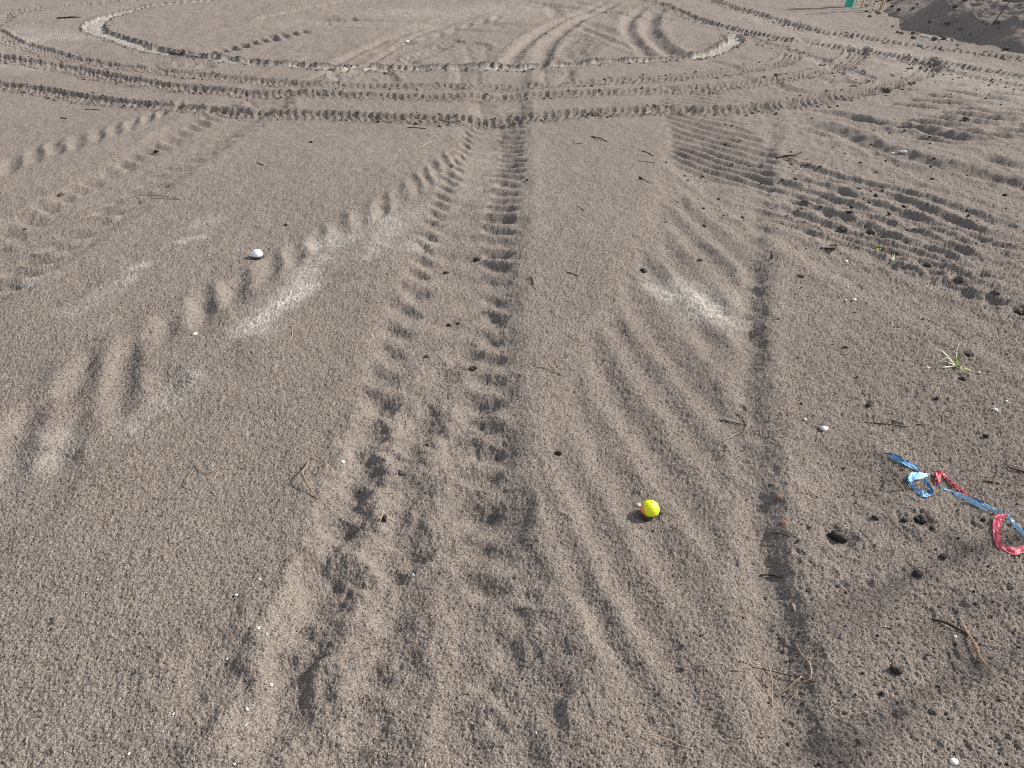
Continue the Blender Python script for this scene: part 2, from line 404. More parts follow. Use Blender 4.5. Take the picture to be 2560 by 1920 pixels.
# ripple band running off to the right
for i in range(9):
    x0, y0 = 640 - 18 * i, 250 + 46 * i
    x1, y1 = 2260, 745 + 58 * i
    pts = [(x0, y0)] + [(x0 + (x1 - x0) * t, y0 + (y1 - y0) * (t ** 1.05) + 16 * math.sin(7 * t + i * 1.9)) for t in (.2, .4, .6, .8)] + [(x1, y1)]
    groove(W('C', pts), .040, .0135, .5, seed=280 + i, taper=.3, steep=True)
for i in range(22):
    t = (i + .5) / 22
    cx, cy = 820 + t * 1350, 400 + t * 470 + 50 * math.sin(i * 2.4)
    groove(W('C', [(cx - 90, cy - 14), (cx, cy), (cx + 90, cy + 6)]), .032, .009 * (.5 + .6 * random.random()), .5, seed=300 + i, steep=True)
    groove(W('C', [(cx - 130, cy + 110), (cx - 20, cy + 128)]), .032, .009 * (.4 + .7 * random.random()), .5, seed=330 + i, steep=True)
# long grooves at the far right
for i, (c, pts, w, d) in enumerate([('C', [(780, 40), (1050, 100), (1300, 210), (1600, 300), (1900, 370), (2230, 460), (2500, 540)], .075, .028),
                                    ('C', [(1000, 0), (1300, 60), (1560, 110), (1800, 170), (1960, 200)], .06, .024),
                                    ('C', [(700, 30), (900, 115), (1150, 195), (1350, 290), (1600, 400)], .03, .008),
                                    ('C', [(1900, 250), (2100, 310), (2300, 350)], .06, .02),
                                    ('C', [(1250, 360), (1500, 430), (1800, 520), (2212, 650)], .03, .006),
                                    ('T', [(1000, 560), (1300, 600), (1600, 690)], .04, .012), ('T', [(880, 420), (1000, 470), (1130, 495)], .05, .016),
                                    ('T', [(1100, 400), (1250, 430), (1400, 445)], .05, .015), ('T', [(720, 390), (830, 420)], .04, .012), ('T', [(540, 300), (700, 350), (800, 360)], .05, .014),
                                    ('T', [(1500, 300), (1620, 330)], .05, .015)]):
    groove(W(c, pts), w, d * 1.0, .4, seed=340 + i, taper=.3)
for i in range(13):
    x0 = 1450 + (i * 331) % 420; y0 = 455 + i * 22
    ln = 190 + (i * 97) % 160
    groove(W('T', [(x0, y0), (x0 + ln * .4, y0 + 3 + ln * .04), (x0 + ln, y0 + ln * .11)]), .040, .024, .5, seed=360 + i, steep=True)
    groove(W('T', [(x0 + 340, y0 - 14), (x0 + 340 + ln * .8, y0 - 14 + ln * .05)]), .040, .022, .5, seed=380 + i, steep=True)

# --- old tread patches beyond the ring
for i in range(10):
    x0, y0 = 520 + i * 33, 375 - i * 13
    groove(W('S', [(x0, y0 - 16), (x0 + 50, y0 + 14)]), .042, .024, .4, seed=400 + i)
for i in range(10):
    groove(W('S', [(850 + i * 6, 258 + i * 14), (950, 268 + i * 13.5), (1050, 292 + i * 11)]), .042, .024, .4, seed=412 + i)
for i in range(11):
    groove(W('S', [(1570 - i * 15, 232 + i * 15), (1660 - i * 12, 240 + i * 14), (1760 - i * 14, 258 + i * 12)]), .042, .024, .4, seed=424 + i)
for i in range(10):
    groove(W('Q', [(1290 + i * 62, 318 - i * 15), (1330 + i * 62, 338 - i * 15)]), .045, .026, .4, seed=436 + i)
for i in range(9):
    groove(W('Q', [(930 + i * 42, 395 - i * 1), (960 + i * 42, 425)]), .04, .018, .4, seed=450 + i)
for i in range(10):
    groove(W('Q', [(1880 + i * 24, 492 - i * 6), (2060 + i * 24, 462 - i * 7)]), .04, .022, .4, seed=460 + i)
    groove(W('Q', [(1560 - i * 10, 690 - i * 11), (1660 - i * 4, 694 - i * 11), (1780, 676 - i * 11)]), .034, .017, .4, seed=472 + i)
for i in range(9):
    groove(W('S', [(60 + i * 42, 430), (100 + i * 46, 500)]), .04, .018, .4, seed=484 + i)
    groove(W('S', [(830, 432 + i * 9), (1000, 452 + i * 9)]), .04, .016, .4, seed=494 + i)
    groove(W('S', [(1350, 428 + i * 9), (1450, 436 + i * 9), (1560, 424 + i * 8)]), .04, .018, .4, seed=504 + i)
    groove(W('S', [(950, 640 + i * 12), (1090, 646 + i * 12), (1270, 640 + i * 12)]), .034, .017, .4, seed=514 + i)
for i in range(10):
    groove(W('Q', [(1600 + i * 60, 118 - i * 12), (1660 + i * 60, 100 - i * 12)]), .06, .03, .4, seed=524 + i)
    groove(W('S', [(250 + i * 90, 345 - i * 24), (330 + i * 86, 325 - i * 25)]), .045, .022, .4, seed=536 + i)
groove(W('Q', [(1960, 118), (2060, 124), (2200, 118)]), .16, .05, .3, seed=548)
for i, (pts, w, d) in enumerate([([(-100, 128), (200, 128), (400, 135), (720, 142)], .07, .026), ([(-300, 160), (0, 165), (300, 178), (540, 182)], .05, .018),
                                 ([(880, 135), (1100, 148), (1380, 155)], .08, .028), ([(770, 175), (1000, 195), (1300, 207), (1730, 232)], .06, .022),
                                 ([(1560, 150), (1800, 260), (2020, 335)], .06, .02), ([(1640, 138), (1760, 190), (1890, 252)], .08, .02),
                                 ([(1260, 10), (1640, 62), (1900, 92), (2200, 130)], .10, .03), ([(1500, 5), (1800, 50), (2000, 45)], .10, .02),
                                 ([(100, 395), (400, 245), (800, 122), (1200, 20)], .04, .016), ([(300, 402), (600, 212), (900, 110), (1290, 8)], .04, .016),
                                 ([(1150, 395), (1280, 250), (1450, 140), (1620, 70), (1760, 14)], .06, .026), ([(1360, 395), (1420, 245), (1560, 140), (1700, 72), (1830, 18)], .07, .028),
                                 ([(2000, 40), (1905, 110), (1890, 180), (1940, 262), (2040, 345)], .06, .028), ([(2050, 70), (2025, 160), (2065, 250), (2200, 345)], .08, .034),
                                 ([(1430, 30), (1440, 80), (1470, 110)], .08, .02)]):
    groove(W('S', pts), w, d * .8, .45, seed=550 + i, taper=.3)

# --- quad bike rings and road prints
quad_track(W('P', [(-260, 188), (-120, 200), (0, 214), (100, 226), (203, 242), (386, 264), (610, 282), (800, 288), (1003, 295), (1125, 299), (1288, 297), (1451, 286), (1613, 279),
                   (1692, 275), (1883, 266), (2075, 244), (2171, 228), (2267, 199), (2315, 177), (2322, 158), (2300, 140)]), .095, .034, .055, 1.0, 1, .75)
quad_track(W('P', [(-260, 108), (-120, 124), (0, 144), (163, 171), (285, 194), (407, 213), (610, 231), (800, 237), (1003, 244), (1166, 246), (1329, 240), (1492, 234),
                   (1692, 224), (1883, 206), (2027, 184), (2099, 165), (2132, 146), (2142, 128), (2136, 116)]), .095, .030, .055, 1.0, 11, .6)
quad_track(W('P', [(-90, 50), (-30, 68), (0, 84), (41, 108), (122, 132), (244, 157), (407, 179), (610, 199), (800, 213), (1003, 216), (1166, 219), (1329, 214), (1532, 203),
                   (1692, 194), (1835, 177), (1931, 160), (1975, 146), (1978, 134)]), .085, .025, .055, .9, 21, .6)
quad_track(W('P', [(-30, 66), (0, 53), (40, 35), (122, 19), (285, 3), (420, -8)]), .09, .022, .08, .8, 31, .3)
quad_track(W('P', [(1560, -14), (1658, 14), (1730, 43), (1811, 67), (1907, 87), (2003, 104), (2123, 123), (2243, 144), (2362, 161), (2458, 175), (2560, 190), (2760, 216)]), .10, .036, .13, 1.0, 41, .35)
quad_track(W('P', [(1740, -20), (1787, 2), (1883, 32), (1931, 49), (2027, 73), (2123, 88), (2219, 104), (2315, 116), (2410, 128), (2554, 145), (2760, 168)]), .10, .034, .12, 1.0, 51, .35)
quad_track(W('P', [(1835, 80), (1940, 118), (2040, 150), (2120, 178), (2200, 212)]), .08, .018, .07, .8, 61, 0)
quad_track(W('P', [(2270, 150), (2315, 164), (2410, 188), (2554, 218), (2760, 262)]), .09, .018, .07, .9, 71, 0)
slick_track(W('P', [(640, -14), (464, 5), (366, 17), (285, 36), (240, 55), (238, 75), (285, 95), (346, 115), (407, 129), (488, 142), (610, 155), (732, 164), (895, 170), (1003, 172),
                    (1166, 169), (1329, 165), (1492, 157), (1654, 148), (1740, 139), (1787, 127), (1826, 110), (1840, 97), (1820, 84)]),
            [.07, .07, .08, .10, .12, .11, .10, .09, .085, .085, .085, .085, .085, .085, .085, .085, .085, .085, .085, .09, .09, .08, .07], .026, 81)

# --- pale dry sand
for i, (c, pts, w, a) in enumerate([('A', [(1890, 1060), (1740, 1160), (1640, 1240), (1560, 1330)], .035, 1.0), ('A', [(1950, 900), (1860, 1010), (1820, 1090)], .035, .65),
                                    ('A', [(2100, 760), (1990, 800)], .05, .6), ('B', [(350, 650), (300, 740), (230, 850)], .045, .5), ('B', [(420, 620), (250, 660)], .05, .4),
                                    ('B', [(500, 800), (380, 840)], .04, .3), ('A', [(1230, 760), (1080, 795)], .018, .6), ('A', [(1320, 640), (1180, 690)], .03, .3),
                                    ('A', [(890, 925), (820, 950)], .018, .65), ('A', [(800, 1015), (740, 1045)], .02, .65), ('A', [(330, 970), (160, 1050)], .025, .4),
                                    ('A', [(660, 1100), (440, 1235)], .03, .3), ('C', [(60, 1090), (180, 1130), (260, 1190), (310, 1240)], .05, .9), ('C', [(120, 1060), (330, 1130)], .05, .4),
                                    ('D', [(1500, 140), (1380, 290), (1180, 410), (1080, 560)], .03, .45), ('D', [(450, 640), (330, 720), (230, 850)], .05, .3),
                                    ('Q', [(0, 300), (150, 260), (350, 240)], .25, .35), ('Q', [(0, 390), (250, 420)], .12, .3), ('Q', [(60, 200), (100, 240)], .3, .3),
                                    ('T', [(1150, 225), (1500, 265), (1800, 320), (2212, 420)], .16, .28), ('T', [(1700, 370), (2212, 500)], .25, .28), ('T', [(800, 90), (1000, 140), (1300, 215)], .25, .2),
                                    ('S', [(480, 80), (640, 80)], .3, .25), ('S', [(1000, 70), (1200, 60)], .4, .2), ('S', [(-200, 140), (700, 155)], .2, .15),
                                    ('B', [(900, 240), (870, 500)], .07, .18), ('T', [(1060, 300), (1240, 360), (1460, 440)], .06, .3)]):
    dry_patch(c, pts, w * 1.6, a * .82, i)

# --- holes, scuffs
for (c, p, r, d) in [('C', (1270, 745), .03, .016), ('C', (1430, 885), .045, .028), ('C', (1640, 975), .06, .03), ('C', (1790, 1035), .06, .034), ('C', (2040, 1140), .055, .03),
                     ('C', (2200, 1205), .05, .03), ('C', (1100, 720), .025, .012), ('C', (1400, 935), .04, .018), ('C', (1560, 990), .05, .02), ('C', (1880, 1100), .05, .022),
                     ('C', (560, 1080), .05, .014), ('C', (500, 1240), .05, .012), ('C', (1860, 1500), .02, .012), ('C', (1830, 1640), .028, .016),
                     ('G', (1360, 1305), .022, .010), ('G', (1240, 1310), .018, .007), ('G', (690, 1450), .03, .010), ('G', (840, 930), .10, .014), ('G', (700, 1150), .12, .010),
                     ('U', (860, 680), .06, .03), ('U', (1220, 1080), .06, .03), ('U', (400, 330), .09, .03), ('U', (580, 690), .05, .02)]:
    dent(c, p, r * (.62 if c == 'C' else 1), d * (.5 if c == 'C' else 1), .4)
for k in range(260):                                   # crumbly pocks over the right hand side
    c = (1660 + rng.random() * 900, 560 + rng.random() ** .8 * 1300)
    if c[0] < 1800 and c[1] > 900 and rng.random() < .7: continue
    r = .004 + .007 * rng.random() ** 3
    dent('P', c, r, r * .42, .4)
for k in range(90):
    c = (rng.random() * 1700, 500 + rng.random() * 1400)
    r = .004 + .006 * rng.random() ** 2
    dent('P', c, r, r * .5, .3)
BALLS = {}
for k, q, r, up in (('yellow', (1625.5, 1273), .0222, .0125), ('white', (643, 636), .0222, .0115)):
    z = 0.0
    for _ in range(4):
        c = gp(q, z + up)
        b = block(c[0] - .05, c[0] + .05, c[1] - .05, c[1] + .05); z = float(H[b].mean())
    BALLS[k] = (c, r, z + up)
    b = block(c[0] - .2, c[0] + .2, c[1] - .2, c[1] + .2)
    q2 = np.sqrt((X[b] - c[0]) ** 2 + (Y[b] - c[1]) ** 2)
    f = np.exp(-(q2 / .065) ** 4)
    H[b] = H[b] * (1 - f) + (z + .25 * (H[b] - z)) * f
    H[b] += -.007 * np.exp(-((q2 - .018) / .010) ** 2)

# --- rain pitted grain, kept to what the grid can carry at each distance
def fade(wl): return sstep(.9, 2.2, wl / GSP)
amp_r = 1 + .55 * rough_r
sl = slice(len(near), len(near) + int((YR[len(near):] < 7).sum()))
x_, y_ = X[sl], Y[sl]
g = np.zeros_like(x_)
F1, sz = worley(x_ / .011, y_ / .011, 1)
g += fade(.011)[sl] * (-.0014) * (.35 + sz) * (1 - sstep(.0, .62, F1))
F1, sz = worley(x_ / .0062, y_ / .0062, 2)
g += fade(.0062)[sl] * (-.0018) * (.3 + sz) * (1 - sstep(.0, .65, F1))
g += fade(.018)[sl] * .0012 * perlin(x_ / .018, y_ / .018, 61)
g += fade(.009)[sl] * .0009 * perlin(x_ / .009, y_ / .009, 62)
g += fade(.035)[sl] * .0014 * perlin(x_ / .035, y_ / .035, 63)
g += (.0026 * GSP[sl] / .0024) * np.clip(sstep(5.5, 2.0, y_), .10, 1) * (rng.random(x_.shape, dtype=np.float32) - .5)
g += np.clip(sstep(30, 4, y_) * sstep(1.2, 3, y_), 0, 1) * .0026 * perlin(x_ / .05, y_ / .05, 64)
H[sl] += g * amp_r[sl]
slf = slice(sl.stop, NR)
H[slf] += .004 * sstep(40, 9, Y[slf]) * (rng.random(Y[slf].shape, dtype=np.float32) - .5)
H[slf] += sstep(60, 12, Y[slf]) * (.006 * perlin(X[slf] / .11, Y[slf] / .14, 65) + .010 * perlin(X[slf] / .35, Y[slf] / .35, 66))
H[slf] += sstep(12, 60, Y[slf]) * .4 * perlin(X[slf] / 25, Y[slf] / 25, 67)

def ground_z(x, y):
    r = int(np.clip(np.searchsorted(YR, y) - 1, 0, NR - 2))
    z0 = ZD[r] + (ZD[r + 1] - ZD[r]) * (y - YR[r]) / (YR[r + 1] - YR[r])
    u = x / z0
    c = int(np.clip(np.searchsorted(UC, u) - 1, 0, NC - 2))
    fr = (y - YR[r]) / (YR[r + 1] - YR[r]); fc = (u - UC[c]) / (UC[c + 1] - UC[c])
    return float(H[r, c] * (1 - fr) * (1 - fc) + H[r, c + 1] * (1 - fr) * fc + H[r + 1, c] * fr * (1 - fc) + H[r + 1, c + 1] * fr * fc)

def on_ground(crop, p, up=0.0):
    """point of the relief that is seen at this place of the photo, raised by up"""
    q = px(crop, p); z = 0.0
    for _ in range(4):
        x, y = gp(q, z); z = ground_z(x, y)
    x, y = gp(q, z + up)
    return np.array([x, y, z + up])

# ------------------------------------------------------------------ materials
def mat(name, rough=.9, spec=.15):
    m = bpy.data.materials.new(name); m.use_nodes = True
    nt = m.node_tree; b = nt.nodes['Principled BSDF']
    b.inputs['Roughness'].default_value = rough
    b.inputs['Specular IOR Level'].default_value = spec
    return m, nt, b

def N(nt, t, **kw):
    n = nt.nodes.new(t)
    for k, v in kw.items():
        if k in n.inputs: n.inputs[k].default_value = v
        else: setattr(n, k, v)
    return n

def ramp(nt, fac, stops):
    r = nt.nodes.new('ShaderNodeValToRGB')
    while len(r.color_ramp.elements) < len(stops): r.color_ramp.elements.new(.5)
    for e, (p, c) in zip(r.color_ramp.elements, stops):
        e.position = p; e.color = (*c, 1) if len(c) == 3 else c
    nt.links.new(fac, r.inputs[0]); return r

def mixc(nt, fac, a, b, mode='MIX'):
    m = nt.nodes.new('ShaderNodeMix'); m.data_type = 'RGBA'; m.blend_type = mode
    for sock, v in ((m.inputs[0], fac), (m.inputs[6], a), (m.inputs[7], b)):
        if hasattr(v, 'is_output'): nt.links.new(v, sock)
        elif isinstance(v, (int, float)): sock.default_value = v
        else: sock.default_value = (*v, 1)
    return m.outputs[2]

def sand_material(name, tint=(1, 1, 1)):
    m, nt, b = mat(name, .95, .08)
    tc = N(nt, 'ShaderNodeTexCoord')
    co = tc.outputs['Object']
    def noise(scale, detail=3, rough=.55):
        n = N(nt, 'ShaderNodeTexNoise', Scale=scale, Detail=detail, Roughness=rough); nt.links.new(co, n.inputs['Vector']); return n.outputs['Fac']
    big = noise(.9, 4); mid = noise(9, 4); fine = noise(300, 2, .7); grain = noise(520, 1); coarse = noise(75, 3, .7)
    c = ramp(nt, big, [(.3, (.206, .174, .150)), (.7, (.236, .205, .180))]).outputs[0]
    c = mixc(nt, .5, c, ramp(nt, mid, [(.3, (.196, .169, .148)), (.7, (.246, .217, .193))]).outputs[0])
    g = ramp(nt, fine, [(.30, (.40, .38, .36)), (.50, (1, 1, 1)), (.72, (1.40, 1.38, 1.34))]).outputs[0]
    c = mixc(nt, .85, c, g, 'MULTIPLY')
    g2 = ramp(nt, grain, [(.3, (.72, .71, .70)), (.55, (1, 1, 1)), (.75, (1.25, 1.24, 1.2))]).outputs[0]
    c = mixc(nt, .8, c, g2, 'MULTIPLY')
    c = mixc(nt, .8, c, ramp(nt, coarse, [(.28, (.62, .60, .58)), (.48, (1, 1, 1)), (.72, (1.22, 1.21, 1.19))]).outputs[0], 'MULTIPLY')
    sp_ = noise(150, 0); spk = ramp(nt, sp_, [(.20, (.35, .32, .30)), (.27, (1, 1, 1))]).outputs[0]
    c = mixc(nt, .8, c, spk, 'MULTIPLY')
    a = N(nt, 'ShaderNodeAttribute', attribute_name='dry')
    c = mixc(nt, a.outputs['Fac'], c, mixc(nt, fine, (.40, .38, .33), (.72, .70, .64)))
    c = mixc(nt, .45, c, g2, 'MULTIPLY'); c = mixc(nt, .35, c, spk, 'MULTIPLY')
    a2 = N(nt, 'ShaderNodeAttribute', attribute_name='fresh_shade')
    dm = N(nt, 'ShaderNodeMath', operation='MULTIPLY'); dm.inputs[1].default_value = .85; nt.links.new(a2.outputs['Fac'], dm.inputs[0])
    c = mixc(nt, dm.outputs[0], c, (.085, .074, .066))
    c = mixc(nt, 1.0, c, tint, 'MULTIPLY')
    nt.links.new(c, b.inputs['Base Color'])
    b1 = N(nt, 'ShaderNodeBump', Strength=.8, Distance=.006); nt.links.new(noise(240, 3, .65), b1.inputs['Height'])
    b2 = N(nt, 'ShaderNodeBump', Strength=.5, Distance=.0022); nt.links.new(grain, b2.inputs['Height']); nt.links.new(b1.outputs[0], b2.inputs['Normal'])
    nt.links.new(b2.outputs[0], b.inputs['Normal'])
    return m

M_SAND = sand_material('sand')
M_BANK = sand_material('bank_sand', (1, 1, 1))

def simple(name, stops, scale=80, rough=.8, spec=.2, bump=.0, stretch=None):
    m, nt, b = mat(name, rough, spec)
    tc = N(nt, 'ShaderNodeTexCoord'); n = N(nt, 'ShaderNodeTexNoise', Scale=scale, Detail=4, Roughness=.6)
    if stretch:
        mp = N(nt, 'ShaderNodeMapping'); mp.inputs['Scale'].default_value = stretch
        nt.links.new(tc.outputs['Object'], mp.inputs[0]); nt.links.new(mp.outputs[0], n.inputs['Vector'])
    else: nt.links.new(tc.outputs['Object'], n.inputs['Vector'])
    r = ramp(nt, n.outputs['Fac'], stops); nt.links.new(r.outputs[0], b.inputs['Base Color'])
    if bump:
        bb = N(nt, 'ShaderNodeBump', Strength=.6, Distance=bump); nt.links.new(n.outputs['Fac'], bb.inputs['Height']); nt.links.new(bb.outputs[0], b.inputs['Normal'])
    return m

M_TWIG = simple('dark_twig', [(.3, (.035, .026, .02)), (.7, (.10, .075, .058))], 300, .9, .1, .001)
M_STRAW = simple('pale_straw', [(.3, (.26, .19, .13)), (.7, (.46, .37, .28))], 250, .7, .2)
M_NEEDLE = simple('pine_needle', [(.3, (.20, .13, .085)), (.7, (.38, .28, .20))], 200, .6, .25)
M_BARK = simple('bark', [(.3, (.12, .085, .06)), (.7, (.34, .25, .17))], 180, .9, .1, .001)
M_CLOD = simple('damp_clod', [(.3, (.07, .058, .05)), (.7, (.15, .127, .11))], 220, .95, .05, .002)
M_CHAR = simple('charcoal_chip', [(.3, (.018, .016, .015)), (.7, (.06, .052, .046))], 260, .8, .15, .001)
M_CRUMB = simple('sand_crumb', [(.3, (.13, .11, .095)), (.7, (.22, .19, .165))], 300, .95, .05, .001)
M_PEB = simple('white_pebble', [(.3, (.55, .53, .48)), (.7, (.82, .80, .75))], 150, .6, .3)
M_PEBY = simple('cream_pebble', [(.3, (.45, .41, .32)), (.7, (.66, .61, .50))], 150, .6, .3)
M_PINK = simple('pink_pebble', [(.3, (.50, .36, .32)), (.7, (.66, .52, .47))], 150, .6, .3)

# ------------------------------------------------------------------ mesh helpers
def grid_mesh(name, V, nr, nc, m):
    me = bpy.data.meshes.new(name)
    idx = np.arange(nr * nc, dtype=np.int32).reshape(nr, nc)
    q = np.stack([idx[:-1, :-1], idx[:-1, 1:], idx[1:, 1:], idx[1:, :-1]], -1).reshape(-1, 4)
    me.vertices.add(nr * nc); me.vertices.foreach_set('co', V.astype(np.float32).ravel())
    me.loops.add(q.size); me.loops.foreach_set('vertex_index', q.ravel())
    me.polygons.add(len(q)); me.polygons.foreach_set('loop_start', np.arange(0, q.size, 4, dtype=np.int32))
    me.polygons.foreach_set('use_smooth', np.ones(len(q), bool))
    me.update(calc_edges=True)
    me.materials.append(m)
    return me

def link(name, me, parent=None, loc=None):
    o = bpy.data.objects.new(name, me); COL.objects.link(o)
    if loc is not None: o.location = loc
    if parent is not None: o.parent = parent
    return o

def tag(o, label=None, cat=None, group=None, kind=None):
    for k, v in (('label', label), ('category', cat), ('group', group), ('kind', kind)):
        if v: o[k] = v
    return o

def pyd(name, V, F, m, smooth=True):
    me = bpy.data.meshes.new(name); me.from_pydata([tuple(map(float, v)) for v in V], [], F); me.update()
    if smooth: me.polygons.foreach_set('use_smooth', [True] * len(me.polygons))
    for k in (m if isinstance(m, (list, tuple)) else [m]): me.materials.append(k)
    return me

def tube(P, rad, sides=6, flat=1.0, jit=.0, rs=None):
    """tapering round (or flattened) rod along P; returns verts, faces"""
    P = np.asarray(P, float); n = len(P)
    rad = np.full(n, rad) if np.isscalar(rad) else np.interp(np.linspace(0, 1, n), np.linspace(0, 1, len(rad)), rad)
    T = np.gradient(P, axis=0); T /= np.linalg.norm(T, axis=1)[:, None] + 1e-9
    V, F = [], []
    for i in range(n):
        s = np.cross(T[i], (0, 0, 1)); s /= np.linalg.norm(s) + 1e-9
        u = np.cross(s, T[i])
        for k in range(sides):
            a = 2 * math.pi * k / sides
            r = rad[i] * (1 + (jit * (random.random() - .5) if jit else 0))
            V.append(P[i] + r * (math.cos(a) * s + flat * math.sin(a) * u))
    for i in range(n - 1):
        for k in range(sides):
            a, b = i * sides + k, i * sides + (k + 1) % sides
            F.append((a, b, b + sides, a + sides))
    F.append(tuple(range(sides))[::-1]); F.append(tuple(range((n - 1) * sides, n * sides)))
    return V, F

def lump(r, squash=(1, 1, .7), seed=0, rough=.35, sub=2, cut=0):
    """irregular stone or clod"""
    import bmesh
    bm = bmesh.new(); bmesh.ops.create_icosphere(bm, subdivisions=sub, radius=1)
    rs = np.random.default_rng(seed); off = rs.random(3) * 50
    for v in bm.verts:
        c = np.array(v.co)
        n = float(perlin(np.array([c[0] * 1.4 + off[0] + c[2]]), np.array([c[1] * 1.4 + off[1] - c[2] * .7]), seed)[0])
        n2 = float(perlin(np.array([c[0] * 3.5 + off[1] + c[2] * 2]), np.array([c[1] * 3.5 + off[2]]), seed + 5)[0])
        c = c * (1 + rough * n + rough * .6 * n2)
        v.co = (c[0] * r * squash[0], c[1] * r * squash[1], c[2] * r * squash[2])
    V = [tuple(v.co) for v in bm.verts]; F = [tuple(v.index for v in f.verts) for f in bm.faces]
    bm.verts.index_update(); bm.free()
    return V, F

# ------------------------------------------------------------------ ground object
V = np.stack([X, Y, H], -1).reshape(-1, 3)
g_me = grid_mesh('sandy_ground', V, NR, NC, M_SAND)
for nm, arr in (('dry', DRY), ('fresh_shade', FRESH_SHADE)):
    at = g_me.attributes.new(nm, 'FLOAT', 'POINT'); at.data.foreach_set('value', arr.astype(np.float32).ravel())
tag(link('sandy_ground', g_me), 'grey brown rain pitted sand crossed by tyre tracks', None, None, 'structure')

# ------------------------------------------------------------------ sand bank at the upper right
toe = W('P', [(2560, 134), (2467, 113), (2360, 96), (2288, 84), (2255, 60), (2225, 34), (2212, 10)])
ys = np.concatenate([np.linspace(2.5, 7, 60), np.linspace(7, 14, 330)[1:], np.linspace(14, 26, 50)[1:]])
ss = np.concatenate([np.linspace(-.5, 3.2, 330), np.linspace(3.2, 14, 40)[1:]])
o_ = np.argsort(toe[:, 1])
tx = np.interp(ys, toe[o_, 1], toe[o_, 0])
tx = np.where(ys < toe[o_, 1][0], toe[o_, 0][0] + (toe[o_, 1][0] - ys) * .35, tx)
tx = np.where(ys > toe[o_, 1][-1], toe[o_, 0][-1] + (ys - toe[o_, 1][-1]) * .12, tx)
BX = tx[:, None] + ss[None, :]; BY = np.repeat(ys[:, None], len(ss), 1)
S_ = np.repeat(ss[None, :], len(ys), 0) + .22 * perlin(BX / .9, BY / .9, 91) + .06 * perlin(BX / .25, BY / .25, 92)
BZ = np.where(S_ < 0, .55 * S_, 1.75 * (1 - np.exp(-S_ * .56 / 1.75)) * 1.0)
lum = np.clip(S_ + .1, 0, 1)
BZ += lum * (.05 * perlin(BX / .5, BY / .5, 93) + .03 * perlin(BX / .17, BY / .17, 94) + .017 * perlin(BX / .07, BY / .07, 95) + .010 * perlin(BX / .035, BY / .035, 96))
F1, sz = worley(BX / .16, BY / .16, 97)
BZ += lum * .035 * (sz > .72) * (1 - sstep(0, .42, F1))
for (p, r, h) in [((2310, 66), .45, .10), ((2360, 74), .3, .08)]:
    c = gp(p); BZ += h * np.exp(-(((BX - c[0]) / r) ** 2 + ((BY - c[1]) / (r * .8)) ** 2))
BZ -= .02
b_me = grid_mesh('sand_bank', np.stack([BX, BY, BZ], -1).reshape(-1, 3), len(ys), len(ss), M_BANK)
tag(link('sand_bank', b_me), 'dark shaded bank of lumpy sand', None, None, 'structure')
def bank_z(x, y):
    i = int(np.argmin(abs(ys - y))); j = int(np.argmin(abs(BX[i] - x)))
    return max(float(BZ[i, j]), ground_z(x, y))

# ------------------------------------------------------------------ golf balls
def ball_mesh(name, r, mats, split=None, seed=0):
    """dimpled sphere; faces on the far side of split take the second material"""
    nu, nv = 120, 72
    th = np.linspace(0, math.pi, nv); ph = np.linspace(0, 2 * math.pi, nu, endpoint=False)
    Vd = np.array([(math.sin(t) * math.cos(p), math.sin(t) * math.sin(p), math.cos(t)) for t in th for p in ph])
    k = np.arange(340) + .5
    a, b_ = np.arccos(1 - 2 * k / 340), math.pi * (1 + 5 ** .5) * k
    Dm = np.stack([np.sin(a) * np.cos(b_), np.sin(a) * np.sin(b_), np.cos(a)], 1)
    ang = np.arccos(np.clip(Vd @ Dm.T, -1, 1)).min(1)
    rr = r * (1 - .022 * (1 - sstep(.03, .088, ang)))
    Vv = Vd * rr[:, None]
    F = []
    for i in range(nv - 1):
        for j in range(nu):
            F.append((i * nu + j, (i + 1) * nu + j, (i + 1) * nu + (j + 1) % nu, i * nu + (j + 1) % nu))
    return Vv, F

